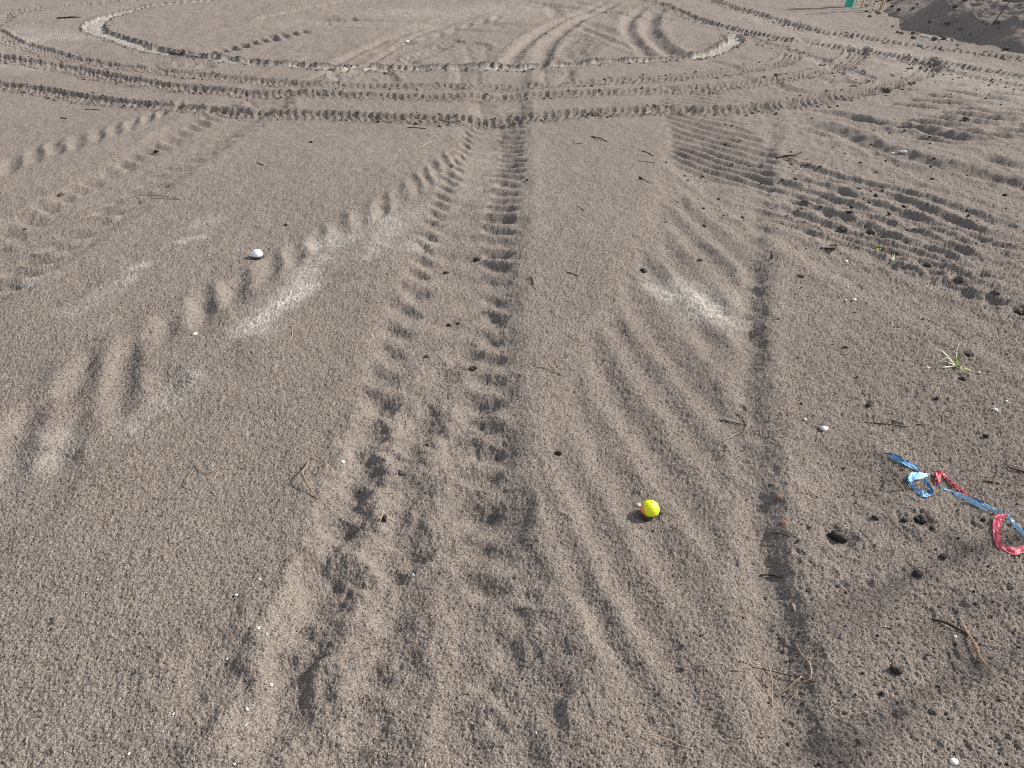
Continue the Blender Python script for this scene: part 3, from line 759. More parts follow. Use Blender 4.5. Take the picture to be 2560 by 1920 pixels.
def ball_mat(name, col, dirt_top, col2=None, mark=False):
    m, nt, b = mat(name, .32, .5)
    tc = N(nt, 'ShaderNodeTexCoord'); sep = N(nt, 'ShaderNodeSeparateXYZ'); nt.links.new(tc.outputs['Object'], sep.inputs[0])
    n = N(nt, 'ShaderNodeTexNoise', Scale=230, Detail=4, Roughness=.7); nt.links.new(tc.outputs['Object'], n.inputs['Vector'])
    c = mixc(nt, .25, col, ramp(nt, n.outputs['Fac'], [(.35, tuple(v * .8 for v in col)), (.7, col)]).outputs[0])
    mul = N(nt, 'ShaderNodeMath', operation='MULTIPLY_ADD'); mul.inputs[1].default_value = .022; mul.inputs[2].default_value = dirt_top - .011
    nt.links.new(n.outputs['Fac'], mul.inputs[0])
    lt = N(nt, 'ShaderNodeMath', operation='LESS_THAN'); nt.links.new(sep.outputs[2], lt.inputs[0]); nt.links.new(mul.outputs[0], lt.inputs[1])
    if mark:                                            # worn grey printed dash near the top
        mp = N(nt, 'ShaderNodeMapping'); mp.inputs['Location'].default_value = (.003, .001, 0); mp.inputs['Rotation'].default_value = (0, 0, .25)
        nt.links.new(tc.outputs['Object'], mp.inputs[0]); s2 = N(nt, 'ShaderNodeSeparateXYZ'); nt.links.new(mp.outputs[0], s2.inputs[0])
        ax = N(nt, 'ShaderNodeMath', operation='ABSOLUTE'); nt.links.new(s2.outputs[0], ax.inputs[0])
        ay = N(nt, 'ShaderNodeMath', operation='ABSOLUTE'); nt.links.new(s2.outputs[1], ay.inputs[0])
        lx = N(nt, 'ShaderNodeMath', operation='LESS_THAN'); lx.inputs[1].default_value = .0045; nt.links.new(ax.outputs[0], lx.inputs[0])
        ly = N(nt, 'ShaderNodeMath', operation='LESS_THAN'); ly.inputs[1].default_value = .0012; nt.links.new(ay.outputs[0], ly.inputs[0])
        mm = N(nt, 'ShaderNodeMath', operation='MULTIPLY'); nt.links.new(lx.outputs[0], mm.inputs[0]); nt.links.new(ly.outputs[0], mm.inputs[1])
        c = mixc(nt, mm.outputs[0], c, (.30, .33, .36))
    c = mixc(nt, lt.outputs[0], c, (.085, .07, .06))
    nt.links.new(c, b.inputs['Base Color'])
    ro = N(nt, 'ShaderNodeMath', operation='MULTIPLY_ADD'); ro.inputs[1].default_value = .6; ro.inputs[2].default_value = .32
    nt.links.new(lt.outputs[0], ro.inputs[0]); nt.links.new(ro.outputs[0], b.inputs['Roughness'])
    return m

M_YEL = ball_mat('yellow_cover', (.78, .80, .015), -.004)
M_ORG = ball_mat('orange_cover', (.95, .30, .08), -.004)
M_WHT = ball_mat('white_cover', (.80, .82, .84), -.003, mark=True)

(cx, cy), r, cz = BALLS['yellow']
root = bpy.data.objects.new('golf_ball', None); COL.objects.link(root); root.empty_display_size = .02
root.location = (cx, cy, cz)
tag(root, 'bright yellow golf ball with an orange side, half sunk in ridged sand', 'golf ball')
Vv, F = ball_mesh('b', r, None)
ax = np.array([-.93, .10, -.33]); ax /= np.linalg.norm(ax)
cen = np.array([Vv[list(f)].mean(0) for f in F]) @ ax
for nm, sel, m in (('yellow_half', cen <= .0105, M_YEL), ('orange_half', cen > .0105, M_ORG)):
    ff = [F[i] for i in np.nonzero(sel)[0]]
    us = sorted({i for f in ff for i in f}); mp_ = {v: i for i, v in enumerate(us)}
    link(nm, pyd(nm, Vv[us], [tuple(mp_[i] for i in f) for f in ff], m), root)
(cx, cy), r, cz = BALLS['white']
Vv, F = ball_mesh('b', r, None)
wb = link('golf_ball', pyd('golf_ball', Vv, F, M_WHT), None, (cx, cy, cz))
tag(wb, 'white golf ball with a muddy underside, half sunk beside pale sand', 'golf ball')

# ------------------------------------------------------------------ twigs, straws, needles
def stick(name, label, cat, crop, pts, rad, m, ups=None, flat=1.0, sides=6, jit=.35, group=None, extra=()):
    """rod lying on the sand through the traced points; ups lifts single points (m)"""
    ups = ups or [0] * len(pts)
    P = np.array([on_ground(crop, p, u + (rad if np.isscalar(rad) else max(rad)) * .5) for p, u in zip(pts, ups)])
    base = P[0].copy(); base[2] = ground_z(base[0], base[1])
    Q = catmull(P, 6) - base
    Vv, F = tube(Q, rad, sides, flat, jit)
    for (ep, er) in extra:
        E = np.array([on_ground(crop, p, er * .6) for p in ep]); E = catmull(E, 4) - base
        v2, f2 = tube(E, [er, er * .5], 5, 1, jit); o = len(Vv); Vv = Vv + v2; F = F + [tuple(i + o for i in f) for f in f2]
    o = link(name, pyd(name, Vv, F, m), None, base)
    return tag(o, label, cat, group)

T_ = [0.0016, .0009]
ST = [
 ('grass_stalk', 'long curved brown grass stalk at the edge of the left tractor print', 'grass stalk', 'A', [(780, 525), (880, 511), (960, 512), (1060, 524), (1120, 541)], [.0016, .003, .0014], M_NEEDLE, [0, .006, .010, .006, 0]),
 ('twig', 'tiny bent dark twig on smooth sand above the white golf ball', 'twig', 'A', [(1578, 308), (1595, 318), (1622, 325)], [.003, .002], M_TWIG, None),
 ('twig', 'thin dark twig just below the front ring track left of the centre track', 'twig', 'B', [(415, 95), (470, 96), (530, 102)], [.003, .002], M_TWIG, None),
 ('straw', 'pale straw slanting between the front ring track and the centre track', 'straw', 'B', [(485, 221), (520, 200), (562, 180)], [.0022, .0014], M_STRAW, None),
 ('twig', 'dark twig with a pale fork on smooth sand right of the centre track', 'twig', 'B', [(1545, 149), (1590, 160), (1642, 179)], [.004, .002], M_TWIG, [0, .006, 0]),
 ('bark_chip', 'flat dark chip beside the forked twig right of the centre track', 'bark chip', 'B', [(1428, 188), (1460, 192), (1492, 195)], [.004, .002], M_TWIG, None),
 ('twig', 'dark slanting twig close to the left edge of the wavy ridges', 'twig', 'B', [(1858, 239), (1890, 250), (1927, 271)], [.003, .002], M_TWIG, None),
 ('twig', 'thin straight dark twig under the slanting one by the wavy ridges', 'twig', 'B', [(1828, 300), (1880, 306), (1932, 311)], [.0022, .0014], M_TWIG, None),
 ('twig', 'dark twig with a knobbed upper end on smooth sand', 'twig', 'B', [(1840, 400), (1868, 415), (1915, 440)], [.006, .002, .0015], M_TWIG, [.004, .002, 0]),
 ('bark_strip', 'curved dark bark strip standing off the sand above the yellow ball', 'bark strip', 'B', [(1217, 1487), (1250, 1525), (1300, 1562), (1345, 1602), (1387, 1626)], [.0012, .0022, .0035, .0022, .001], M_BARK, [.022, .018, .010, .004, 0]),
 ('straw', 'short pale straw in the lug prints left of the centre track', 'straw', 'B', [(525, 857), (550, 842), (577, 825)], [.0018, .001], M_STRAW, None),
 ('twig', 'short dark twig on smooth sand midway between the two tractor prints', 'twig', 'B', [(1458, 579), (1502, 605)], [.0025, .0018], M_TWIG, None),
 ('twig', 'short upright dark twig just right of the centre track', 'twig', 'B', [(1168, 1008), (1180, 1025), (1190, 1057)], [.003, .0015], M_TWIG, [.004, .002, 0]),
 ('twig', 'small dark twig left of the slanting ridges', 'twig', 'B', [(1398, 984), (1430, 993), (1472, 1010)], [.0025, .0012], M_TWIG, None),
 ('stick', 'crooked black stick at the right edge of the wavy ridges', 'stick', 'C', [(680, 283), (720, 276), (760, 268), (800, 266), (850, 244)], [.003, .006, .004], M_TWIG, [0, .004, .008, .012, .018]),
 ('twig', 'small black branched twig right below the crooked black stick', 'twig', 'C', [(840, 331), (880, 322), (912, 308)], [.002, .004, .002], M_TWIG, [0, .004, .010]),
 ('bark_chip', 'folded dark bark chip in the rippled print on the right', 'bark chip', 'C', [(850, 545), (880, 550), (927, 582)], [.007, .005, .002], M_TWIG, [.002, .008, 0]),
 ('twig', 'hooked dark twig lying above the row of dark holes', 'twig', 'C', [(958, 835), (1000, 838), (1045, 841), (1060, 818), (1020, 820)], [.003, .005, .003], M_TWIG, [0, .002, .004, .008, .010]),
 ('wood_chip', 'dark wood chip standing upright at the top of the right wheel rut', 'wood chip', 'C', [(657, 848), (662, 880), (660, 903)], [.003, .006, .004], M_TWIG, [.022, .010, 0]),
 ('straw', 'pale straw below the white salt patch near the left', 'straw', 'A', [(1797, 1342), (1795, 1375), (1780, 1412)], [.0016, .001], M_STRAW, None),
 ('twig', 'grey bent twig arching over the sand left of the centre dimples', 'twig', 'E', [(492, 820), (470, 870), (442, 918), (480, 1000), (530, 1080), (572, 1132)], [.0016, .0026, .0016], M_BARK, [0, .010, .022, .014, .006, 0]),
 ('straw', 'thin pale stalk leaning on a dark slab among the dimples', 'straw', 'E', [(1102, 1220), (1085, 1280), (1062, 1345), (1040, 1395)], [.0009, .0013, .0008], M_STRAW, [.016, .012, .004, 0]),
 ('grass_stalk', 'curled dry grass stalk on the slanting ridges right of the yellow ball', 'grass stalk', 'F', [(1940, 425), (2010, 462), (2050, 500), (2040, 560), (1960, 602), (1860, 652)], [.0013, .0017, .001], M_NEEDLE, [0, .002, .008, .012, .005, 0]),
 ('grass_stalk', 'straight dark grass stalk crossing the curled one on the slanting ridges', 'grass stalk', 'F', [(1810, 485), (1920, 505), (2030, 526)], [.0014, .001], M_TWIG, [0, .002, .003]),
 ('grass_stalk', 'short pale hooked grass stalk beside the curled one', 'grass stalk', 'F', [(2068, 560), (2070, 580), (2000, 620)], [.001, .0008], M_STRAW, [.008, .006, 0]),
 ('pine_needle', 'curled pale needle like a smile on the left sand', 'pine needle', 'D', [(1608, 835), (1618, 880), (1660, 913), (1730, 905), (1805, 858)], [.0011, .0009], M_NEEDLE, [.006, .004, .003, .003, .007]),
 ('pine_needle', 'bracket shaped pale needle left of the smile shaped one', 'pine needle', 'D', [(1580, 888), (1535, 940), (1525, 995), (1560, 1062)], [.0012, .0009], M_NEEDLE, [.003, .008, .008, 0]),
 ('pine_needle', 'short straight needle below the smile shaped one', 'pine needle', 'D', [(1772, 908), (1740, 960), (1698, 1004)], [.0009, .0007], M_NEEDLE, None),
 ('pine_needle', 'long pale needle arching near the bottom edge below the yellow ball', 'pine needle', 'J', [(1180, 1380), (1280, 1392), (1380, 1420), (1480, 1466), (1595, 1507)], [.0010, .0014, .0009], M_NEEDLE, [.012, .012, .009, .004, 0]),
 ('pine_needle', 'upright curved needle at the left of the needle heap', 'pine needle', 'K', [(78, 470), (92, 540), (95, 600), (92, 662)], [.0012, .001], M_NEEDLE, [.012, .014, .008, 0]),
 ('pine_needle', 'angular bent needle making the right side of the needle heap', 'pine needle', 'K', [(200, 368), (238, 430), (268, 462), (272, 530), (200, 570), (105, 612)], [.001, .0014, .001], M_NEEDLE, [0, .004, .012, .014, .008, 0]),
 ('pine_needle', 'straight brown needle through the middle of the needle heap', 'pine needle', 'K', [(232, 524), (170, 575), (105, 618)], [.0015, .0011], M_NEEDLE, [.012, .008, .002]),
 ('pine_needle', 'lower right needle of the heap with a curved end', 'pine needle', 'K', [(215, 560), (205, 600), (150, 662)], [.0013, .001], M_NEEDLE, [.010, .006, 0]),
 ('pine_needle', 'long dark needle crossing the top of the needle heap', 'pine needle', 'K', [(-60, 455), (60, 492), (180, 520), (292, 548)], [.0012, .001], M_TWIG, [0, .004, .006, 0]),
 ('pine_needle', 'pale needle reaching left out of the needle heap', 'pine needle', 'K', [(-95, 497), (0, 478), (48, 500), (75, 580)], [.001, .001], M_NEEDLE, [0, .010, .012, 0]),
 ('bark_strip', 'pale splintered bark strip in the bottom right, its lower end lit', 'bark strip', 'K', [(968, 248), (1000, 310), (1040, 372), (1062, 430), (1090, 468), (1117, 502)], [.0015, .003, .004, .0045, .003], M_BARK, [0, .002, .005, .007, .009, .010]),
 ('twig', 'dark twig joining the splintered bark strip from the left', 'twig', 'K', [(838, 255), (890, 268), (935, 288), (1012, 328)], [.002, .003, .002], M_TWIG, [0, .003, .004, .002]),
 ('straw', 'short pale straw left of the dark twig in the bottom right', 'straw', 'K', [(608, 291), (632, 293), (657, 300)], [.0018, .001], M_STRAW, None),
 ('straw', 'stubby pale straw beside the right wheel rut', 'straw', 'K', [(188, 185), (195, 200), (202, 222)], [.0026, .002], M_STRAW, None),
 ('straw', 'thin curved straw left of the large white pebble', 'straw', 'K', [(800, 880), (795, 905), (800, 937)], [.0016, .001], M_STRAW, None),
 ('twig', 'dark twig on the right rim of the wheel rut, level with the big clod', 'twig', 'K', [(38, 52), (90, 50), (145, 64)], [.0018, .003, .0012], M_TWIG, [0, .005, 0]),
 ('twig', 'thin dark twig below the pale splintered bark strip', 'twig', 'K', [(918, 410), (935, 460), (957, 512)], [.0014, .001], M_TWIG, None),
 ('twig', 'dark twig at the right edge above the ribbons', 'twig', 'G', [(2048, 838), (2110, 880), (2215, 908), (2300, 925)], [.0014, .0026, .002], M_TWIG, [.005, .002, .002, 0]),
 ('wood_chip', 'pale wood chip standing up above the red ribbon loop', 'wood chip', 'G', [(1998, 878), (1980, 940), (1962, 1002)], [.003, .0036, .0024], M_BARK, [.024, .014, 0]),
 ('twig', 'short dark twig lying at the foot of the pale wood chip', 'twig', 'G', [(1888, 984), (1950, 990), (2012, 1003)], [.0014, .0018], M_TWIG, None),
 ('twig', 'long straight thin twig above the blue ribbon', 'twig', 'G', [(868, 505), (1060, 518), (1262, 542)], [.0012, .0018, .001], M_TWIG, [0, .003, 0]),
 ('twig', 'short twig meeting the right end of the long straight twig', 'twig', 'G', [(1138, 485), (1200, 512), (1262, 536)], [.0016, .001], M_TWIG, None),
 ('twig', 'thin twig in line with the long straight one, farther right', 'twig', 'G', [(1338, 524), (1432, 531)], [.0014, .001], M_TWIG, None),
 ('twig', 'bent twig raised off the sand left of the blue ribbon loop', 'twig', 'G', [(1135, 940), (1170, 968), (1200, 1015), (1242, 1062)], [.0018, .0026, .0014], M_BARK, [.006, .016, .010, 0]),
 ('twig', 'dark twig below the reddish leaf crumbs left of the big clod', 'twig', 'G', [(158, 1405), (230, 1412), (315, 1440)], [.0014, .002, .001], M_TWIG, [0, .005, 0]),
 ('twig', 'small grey twig with a kink on the sand below the salt patch', 'twig', 'G', [(265, 398), (260, 450), (212, 476)], [.0014, .0012], M_BARK, [.008, .004, 0]),
 ('straw', 'short pale straw lying under the long straight twig', 'straw', 'G', [(948, 626), (985, 630), (1022, 637)], [.0018, .0012], M_STRAW, None),
 ('straw', 'pointed cream straw sticking up at the bottom edge', 'straw', 'I', [(1430, 1672), (1438, 1640), (1446, 1606)], [.0034, .0024, .0008], M_STRAW, [0, .006, .012]),
 ('twig', 'small twig with pale speck at the right of the salt patch, below the rut end', 'twig', 'C', [(540, 1340), (570, 1345), (600, 1355)], [.0024, .0016], M_BARK, [.002, .004, 0]),
 ('twig', 'thin twig lying between two tiny pebbles in the right rough sand', 'twig', 'C', [(800, 1118), (860, 1130), (930, 1143)], [.0014, .0018, .001], M_TWIG, None),
 ('twig', 'dark twig lying along the torn edge of the front ring track', 'twig', 'S', [(750, 738), (800, 752), (860, 738)], [.004, .006, .003], M_TWIG, [0, .006, 0]),
 ('straw', 'pale straw poking out of the front ring track at the right tractor print', 'straw', 'S', [(1985, 715), (2010, 695), (2040, 680)], [.003, .002], M_STRAW, [0, .01, .02]),
 ('straw', 'pale straw at the front ring track where the centre track crosses', 'straw', 'S', [(1172, 780), (1182, 765), (1196, 750)], [.003, .002], M_STRAW, [0, .01, .02]),
 ('stick', 'white bleached stick lying at the foot of the bank', 'stick', 'U', [(1350, 295), (1400, 308), (1452, 322)], [.010, .008], M_PEB, None),
 ('stick', 'shorter white bleached stick right of the long one below the bank', 'stick', 'U', [(1488, 330), (1530, 326), (1582, 336)], [.008, .006], M_PEB, None),
 ('grass_stalk', 'straight thin grass stalk on smooth sand left of the crossing rings', 'grass stalk', 'Q', [(525, 672), (570, 673), (620, 675)], [.003, .002], M_TWIG, None),
 ('twig', 'dark twig on smooth sand close to the left end of the front ring track', 'twig', 'Q', [(372, 724), (410, 727)], [.004, .003], M_TWIG, None),
 ('twig', 'dark twig inside the inner ring close to the top left', 'twig', 'Q', [(350, 112), (430, 106), (500, 104)], [.010, .012, .005], M_TWIG, [0, .01, 0]),
]
for row in ST:
    ex = ()
    if 'pale fork' in row[1]: ex = (([(1590, 158), (1652, 146)], .0018),)
    if 'crooked black' in row[1]: ex = (([(745, 272), (790, 292), (822, 302)], .002),)
    if 'branched' in row[1]: ex = (([(880, 322), (868, 345)], .002), ([(872, 324), (905, 332)], .0016))
    fl = .45 if row[0] in ('bark_strip', 'bark_chip', 'wood_chip') else 1.0
    stick(row[0], row[1], row[2], row[3], row[4], row[5], row[6], row[7], flat=fl, extra=ex)

# ------------------------------------------------------------------ pebbles and clods
def stone(name, label, cat, crop, p, wpx, m, squash=(1, .85, .6), sink=.25, rough=.3, seed=1, group=None, rot=0.0, sub=2):
    c = on_ground(crop, p); z = c[1] * cp + CAM_H * sp
    r = wpx / 2 * z / FPX
    Vv, F = lump(r, squash, seed, rough, sub)
    o = link(name, pyd(name, Vv, F, m, smooth=True), None, (c[0], c[1], ground_z(c[0], c[1]) + r * squash[2] * (1 - 2 * sink)))
    o.rotation_euler = (0, 0, rot)
    return tag(o, label, cat, group)

PEB = [
 ('cream pebble alone on the sand below left of the white golf ball', 'A', (1197, 1370), 13, M_PEBY),
 ('white angular pebble at the top of a dimple in the centre track', 'E', (770, 835), 13, M_PEB),
 ('large white pebble half sunk left of the long straight twig', 'G', (582, 565), 19, M_PEB),
 ('small white pebble up left of the large one by the long twig', 'G', (432, 488), 8, M_PEB),
 ('white pebble just left of the green grass tuft', 'G', (1432, 65), 9, M_PEB),
 ('white pebble under the right end of the rough sand above the ribbons', 'G', (1980, 412), 13, M_PEB),
 ('cream pebble above the one near the right edge over the ribbons', 'G', (2065, 345), 10, M_PEBY),
 ('cream pebble below right of the grass tuft', 'G', (1842, 108), 11, M_PEBY),
 ('pinkish pebble touching the left side of the yellow golf ball', 'F', (1160, 1187), 14, M_PINK),
 ('large white pebble at the bottom edge on the right', 'K', (940, 926), 22, M_PEB),
 ('white pebble between the two arms of the bark strip and twig', 'K', (947, 341), 9, M_PEB),
 ('white pebble at the left rim of the lowest centre dimple', 'I', (190, 985), 10, M_PEB),
 ('slim white pebble standing on end in the lower centre track', 'I', (1345, 98), 9, M_PEB),
 ('white pebble in the lower left sand, upper of a close pair', 'H', (2103, 525), 9, M_PEB),
 ('small white pebble, lower of the close pair on lower left sand', 'H', (2170, 570), 6, M_PEB),
 ('white pebble at the left end of the lowest dimple row', 'H', (2010, 1185), 10, M_PEB),
 ('elongated white pebble in the bottom left sand', 'H', (1412, 1222), 8, M_PEB),
 ('cream pebble below the elongated white one, by the bottom', 'H', (2000, 1312), 8, M_PEBY),
 ('white pebble near the bottom edge at lower left', 'H', (1047, 1545), 8, M_PEB),
 ('white pebble at the bottom edge under the left dimples', 'H', (1905, 1630), 7, M_PEB),
 ('yellowish pebble beside the upper left dimple of the near sand', 'H', (1920, 255), 9, M_PEBY),
 ('tiny white pebble highest in the near left sand', 'H', (795, 130), 6, M_PEB),
 ('white pebble beside the dark dimple at the near left', 'H', (2115, 126), 7, M_PEB),
 ('small white pebble below the dark dimple at the near left', 'H', (1847, 775), 6, M_PEB),
 ('tiny white pebble on the lower ridge right of the centre track', 'J', (327, 1375), 6, M_PEB),
 ('white pebble below the hooked twig on the right', 'C', (1118, 921), 9, M_PEB),
 ('tiny white pebble midway down the right rough sand', 'C', (1130, 1078), 6, M_PEB),
 ('white flake of a close pair in the right rough sand', 'C', (1168, 1158), 11, M_PEB),
 ('smaller white flake left of the bigger flake', 'C', (1116, 1158), 6, M_PEB),
 ('white chip in the long dark groove at the upper right', 'C', (1468, 239), 16, M_PEB),
 ('small white chip left of the bigger one in the long groove', 'C', (1412, 232), 8, M_PEB),
 ('small white pebble on the left bank of the slanting ridge top', 'S', (535, 262), 12, M_PEB),
]
for i, (lab, c, p, w, m) in enumerate(PEB):
    sq = (1, .85, .62)
    if 'slim' in lab: sq = (.55, .55, 1.3)
    if 'elongated' in lab or 'chip in' in lab: sq = (1.2, .55, .5)
    stone('pebble', lab, 'pebble', c, p, w, m, sq, .2, .28, 300 + i, 'white pebbles on the sand', random.random() * 6, 2)

CLD = [
 ('lone dark clod on the left tractor print above the grass stalk', 'A', (963, 240), 11, M_CHAR),
 ('dark clod on the left tractor print, left of the grass stalk', 'A', (375, 510), 12, M_CLOD),
 ('small dark clod low on the left tractor print', 'A', (155, 720), 8, M_CLOD),
 ('small dark clod right of the left tractor print under the ring', 'A', (1912, 188), 9, M_CHAR),
 ('small dark clod above right of the white golf ball', 'A', (1757, 695), 8, M_CHAR),
 ('dark crumb just above the right side of the white golf ball', 'A', (1655, 845), 5, M_CHAR),
 ('dark seed at the left foot of the slanting ridges', 'B', (1865, 980), 16, M_CHAR),
 ('round dark clod in the left dimples above the bent grey twig', 'B', (540, 1507), 14, M_CLOD),
 ('dark domed clod with pale back in the centre track', 'B', (822, 1580), 20, M_CLOD),
 ('dark crumb, right of a pair in the centre track', 'B', (728, 1302), 9, M_CHAR),
 ('dark crumb, left of a pair in the centre track', 'B', (672, 1312), 11, M_CHAR),
 ('flat dark clod in the upper centre track', 'B', (655, 987), 16, M_CLOD),
 ('row of dark crumbs stuck together on a centre lug print', 'B', (842, 912), 16, M_CHAR),
 ('dark crumb on smooth sand right of the upper centre track', 'B', (1150, 420), 8, M_CHAR),
 ('dark flake in a middle centre dimple', 'E', (1250, 918), 22, M_CLOD),
 ('dark slab standing behind the thin pale stalk', 'E', (1108, 1295), 16, M_CHAR),
 ('dark crumb on the left side of the centre track floor', 'E', (1465, 690), 11, M_CLOD),
 ('small dark clod below the dark flake in the centre track', 'E', (1395, 1008), 9, M_CHAR),
 ('dark clod on the smooth ridge between centre track and slanting ridges', 'F', (512, 762), 15, M_CHAR),
 ('dark lump heading the row of holes on the right', 'C', (1100, 715), 22, M_CLOD),
 ('dark lump beside the second hole on the right', 'C', (1275, 738), 20, M_CLOD),
 ('dark lump in the hole below the green seedling', 'C', (1440, 876), 18, M_CLOD),
 ('peaked dark lump in the middle of the row of holes', 'C', (1615, 948), 20, M_CLOD),
 ('wide dark lump right of the peaked one', 'C', (1810, 1035), 24, M_CLOD),
 ('dark lump second from the right edge in the row of holes', 'C', (2030, 1128), 20, M_CLOD),
 ('dark lump at the right edge ending the row of holes', 'C', (2195, 1200), 22, M_CLOD),
 ('grey crusted lump on the slanting ridges above the salt patch', 'C', (222, 915), 13, M_CLOD),
 ('flat dark crumb in the right rough sand below the hooked twig', 'C', (840, 1012), 18, M_CLOD),
 ('dark clod just right of the green grass tuft', 'C', (1862, 1496), 15, M_CHAR),
 ('dark clod in a hollow below the green grass tuft', 'C', (1838, 1640), 14, M_CLOD),
 ('flat dark crumb above left of the grass tuft', 'C', (1118, 1446), 14, M_CLOD),
 ('dark round crumb above the large white pebble', 'G', (950, 372), 13, M_CHAR),
 ('dark crumb in the right rough sand under the grass tuft', 'G', (1502, 316), 11, M_CHAR),
 ('black crumb right of the long straight twig', 'G', (1902, 622), 13, M_CHAR),
 ('long rough black clod below the ribbons on the left', 'G', (700, 1452), 44, M_CHAR),
 ('black clod below the blue ribbon loop', 'G', (1365, 1305), 28, M_CHAR),
 ('smaller black clod left of the one below the blue loop', 'G', (1240, 1308), 18, M_CHAR),
 ('dark crumb between the long rough clod and the blue loop', 'G', (1000, 1286), 18, M_CHAR),
 ('dark crumb right below the black clod under the blue loop', 'G', (1466, 1372), 14, M_CHAR),
 ('black clod left of the big red ribbon loop base', 'G', (1552, 1602), 18, M_CHAR),
 ('dark crumb left of the red ribbon loop top', 'G', (1882, 1302), 12, M_CHAR),
 ('ragged black clod amid the bottom right shade', 'K', (668, 500), 26, M_CHAR),
 ('dark crumb below the ragged black clod', 'K', (608, 606), 14, M_CHAR),
 ('dark flake at the upper left of the bottom right sand', 'K', (268, 122), 18, M_CLOD),
 ('dark crumb right of the wheel rut near the flake', 'K', (402, 105), 13, M_CHAR),
 ('dark tilted chip at the top of the bottom right sand', 'K', (772, 50), 24, M_CHAR),
 ('dark crumb heap in the lower right sand', 'K', (845, 692), 20, M_CLOD),
 ('dark crumb at the bottom of the right wheel rut', 'K', (500, 828), 16, M_CLOD),
 ('big torn clod lying on the inner ring near the left', 'Q', (1085, 338), 26, M_CLOD),
 ('flat pale torn slab beside the big clod on the inner ring', 'Q', (1185, 336), 32, M_CRUMB),
 ('dark torn slab along the front ring track by the right tractor print', 'S', (1680, 712), 36, M_CLOD),
 ('dark clod beyond the front ring track at the right', 'U', (845, 680), 12, M_CLOD),
 ('dark clod on the rippled ground at the far right', 'U', (1220, 1078), 10, M_CLOD),
 ('spiky clod on the far right ripples', 'U', (1725, 1005), 16, M_CLOD),
 ('pale torn clod where front ring crosses the light track', 'U', (1060, 775), 20, M_CLOD),
]
for i, (lab, c, p, w, m) in enumerate(CLD):
    sq = (1, .8, .6)
    if 'long rough' in lab: sq = (1, .55, .45)
    if 'slab' in lab: sq = (1, .7, .35)
    if 'standing behind' in lab: sq = (.7, .5, 1.5)
    if 'flat' in lab or 'flake' in lab: sq = (1, .6, .35)
    rot = {'long rough': -.55}.get(lab[:10], random.random() * 1.2 - .6)
    stone('clod', lab, 'clod', c, p, w, m, sq, .22, .55, 500 + i, 'dark clods on the sand', rot, 3)

# loose crumbs nobody could count: torn sand along the tracks, dark litter to the right, shell grit near the camera
def scatter(name, label, pts, radii, m, seed):
    base = [lump(1, (1, .8, .6), seed + k, .5, 1) for k in range(5)]
    Vs, Fs, off = [], [], 0
    for (x, y), r in zip(pts, radii):
        v, f = base[random.randrange(5)]
        v = np.array(v); a = random.random() * 6.283; c, s = math.cos(a), math.sin(a)
        v = np.column_stack([v[:, 0] * c - v[:, 1] * s, v[:, 0] * s + v[:, 1] * c, v[:, 2]]) * r
        v += (x, y, ground_z(x, y) + r * .25)
        Vs.append(v); Fs.append(np.array(f) + off); off += len(v)
    o = link(name, pyd(name, np.vstack(Vs), [tuple(map(int, f)) for f in np.vstack(Fs)], m))
    return tag(o, label, None, None, 'stuff')

pts, rad = [], []
for (P, hw, crisp) in EDGE_PTS:
    seg = np.hypot(*np.diff(P, axis=0).T); cs = np.concatenate([[0], np.cumsum(seg)])
    for _ in range(int(cs[-1] * 34 * crisp)):
        s = random.random() * cs[-1]; i = min(np.searchsorted(cs, s) - 1, len(P) - 2); i = max(i, 0)
        t = (s - cs[i]) / (seg[i] + 1e-9); d = P[i + 1] - P[i]; n = np.array([-d[1], d[0]]) / (np.hypot(*d) + 1e-9)
        side = -1 if random.random() < .62 else 1
        q = P[i] + d * t + n * side * (hw + .01 + abs(random.gauss(0, .03)))
        if q[1] < 13 and abs(q[0]) < 9: pts.append(q); rad.append(.004 + .014 * random.random() ** 2.5)
scatter('sand_crumbs', 'loose crumbs of torn damp sand along the tyre rings', pts, rad, M_CRUMB, 700)
pts, rad = [], []
for _ in range(900):
    q = (1500 + random.random() ** .7 * 1150, 520 + random.random() * 1420)
    if q[0] < 1850 and random.random() < .6: continue
    pts.append(gp(q)); rad.append(.0012 + .0035 * random.random() ** 3)
for _ in range(260):
    pts.append(gp((random.random() * 1700, 350 + random.random() * 1560))); rad.append(.001 + .0022 * random.random() ** 3)
for _ in range(300):
    pts.append(gp((1650 + random.random() * 900, 180 + random.random() * 400))); rad.append(.004 + .010 * random.random() ** 3)
scatter('litter_crumbs', 'dark crumbs of bark and humus strewn over the sand', pts, rad, M_CHAR, 720)
pts, rad = [], []
for _ in range(150):
    pts.append(gp((random.random() * 1300, 1150 + random.random() ** .8 * 800))); rad.append(.0006 + .0010 * random.random() ** 2)
for _ in range(60):
    pts.append(gp((random.random() * 2560, 350 + random.random() * 1550))); rad.append(.0008 + .0012 * random.random() ** 2)
scatter('shell_grit', 'tiny white specks of shell in the near sand', pts, rad, M_PEB, 740)

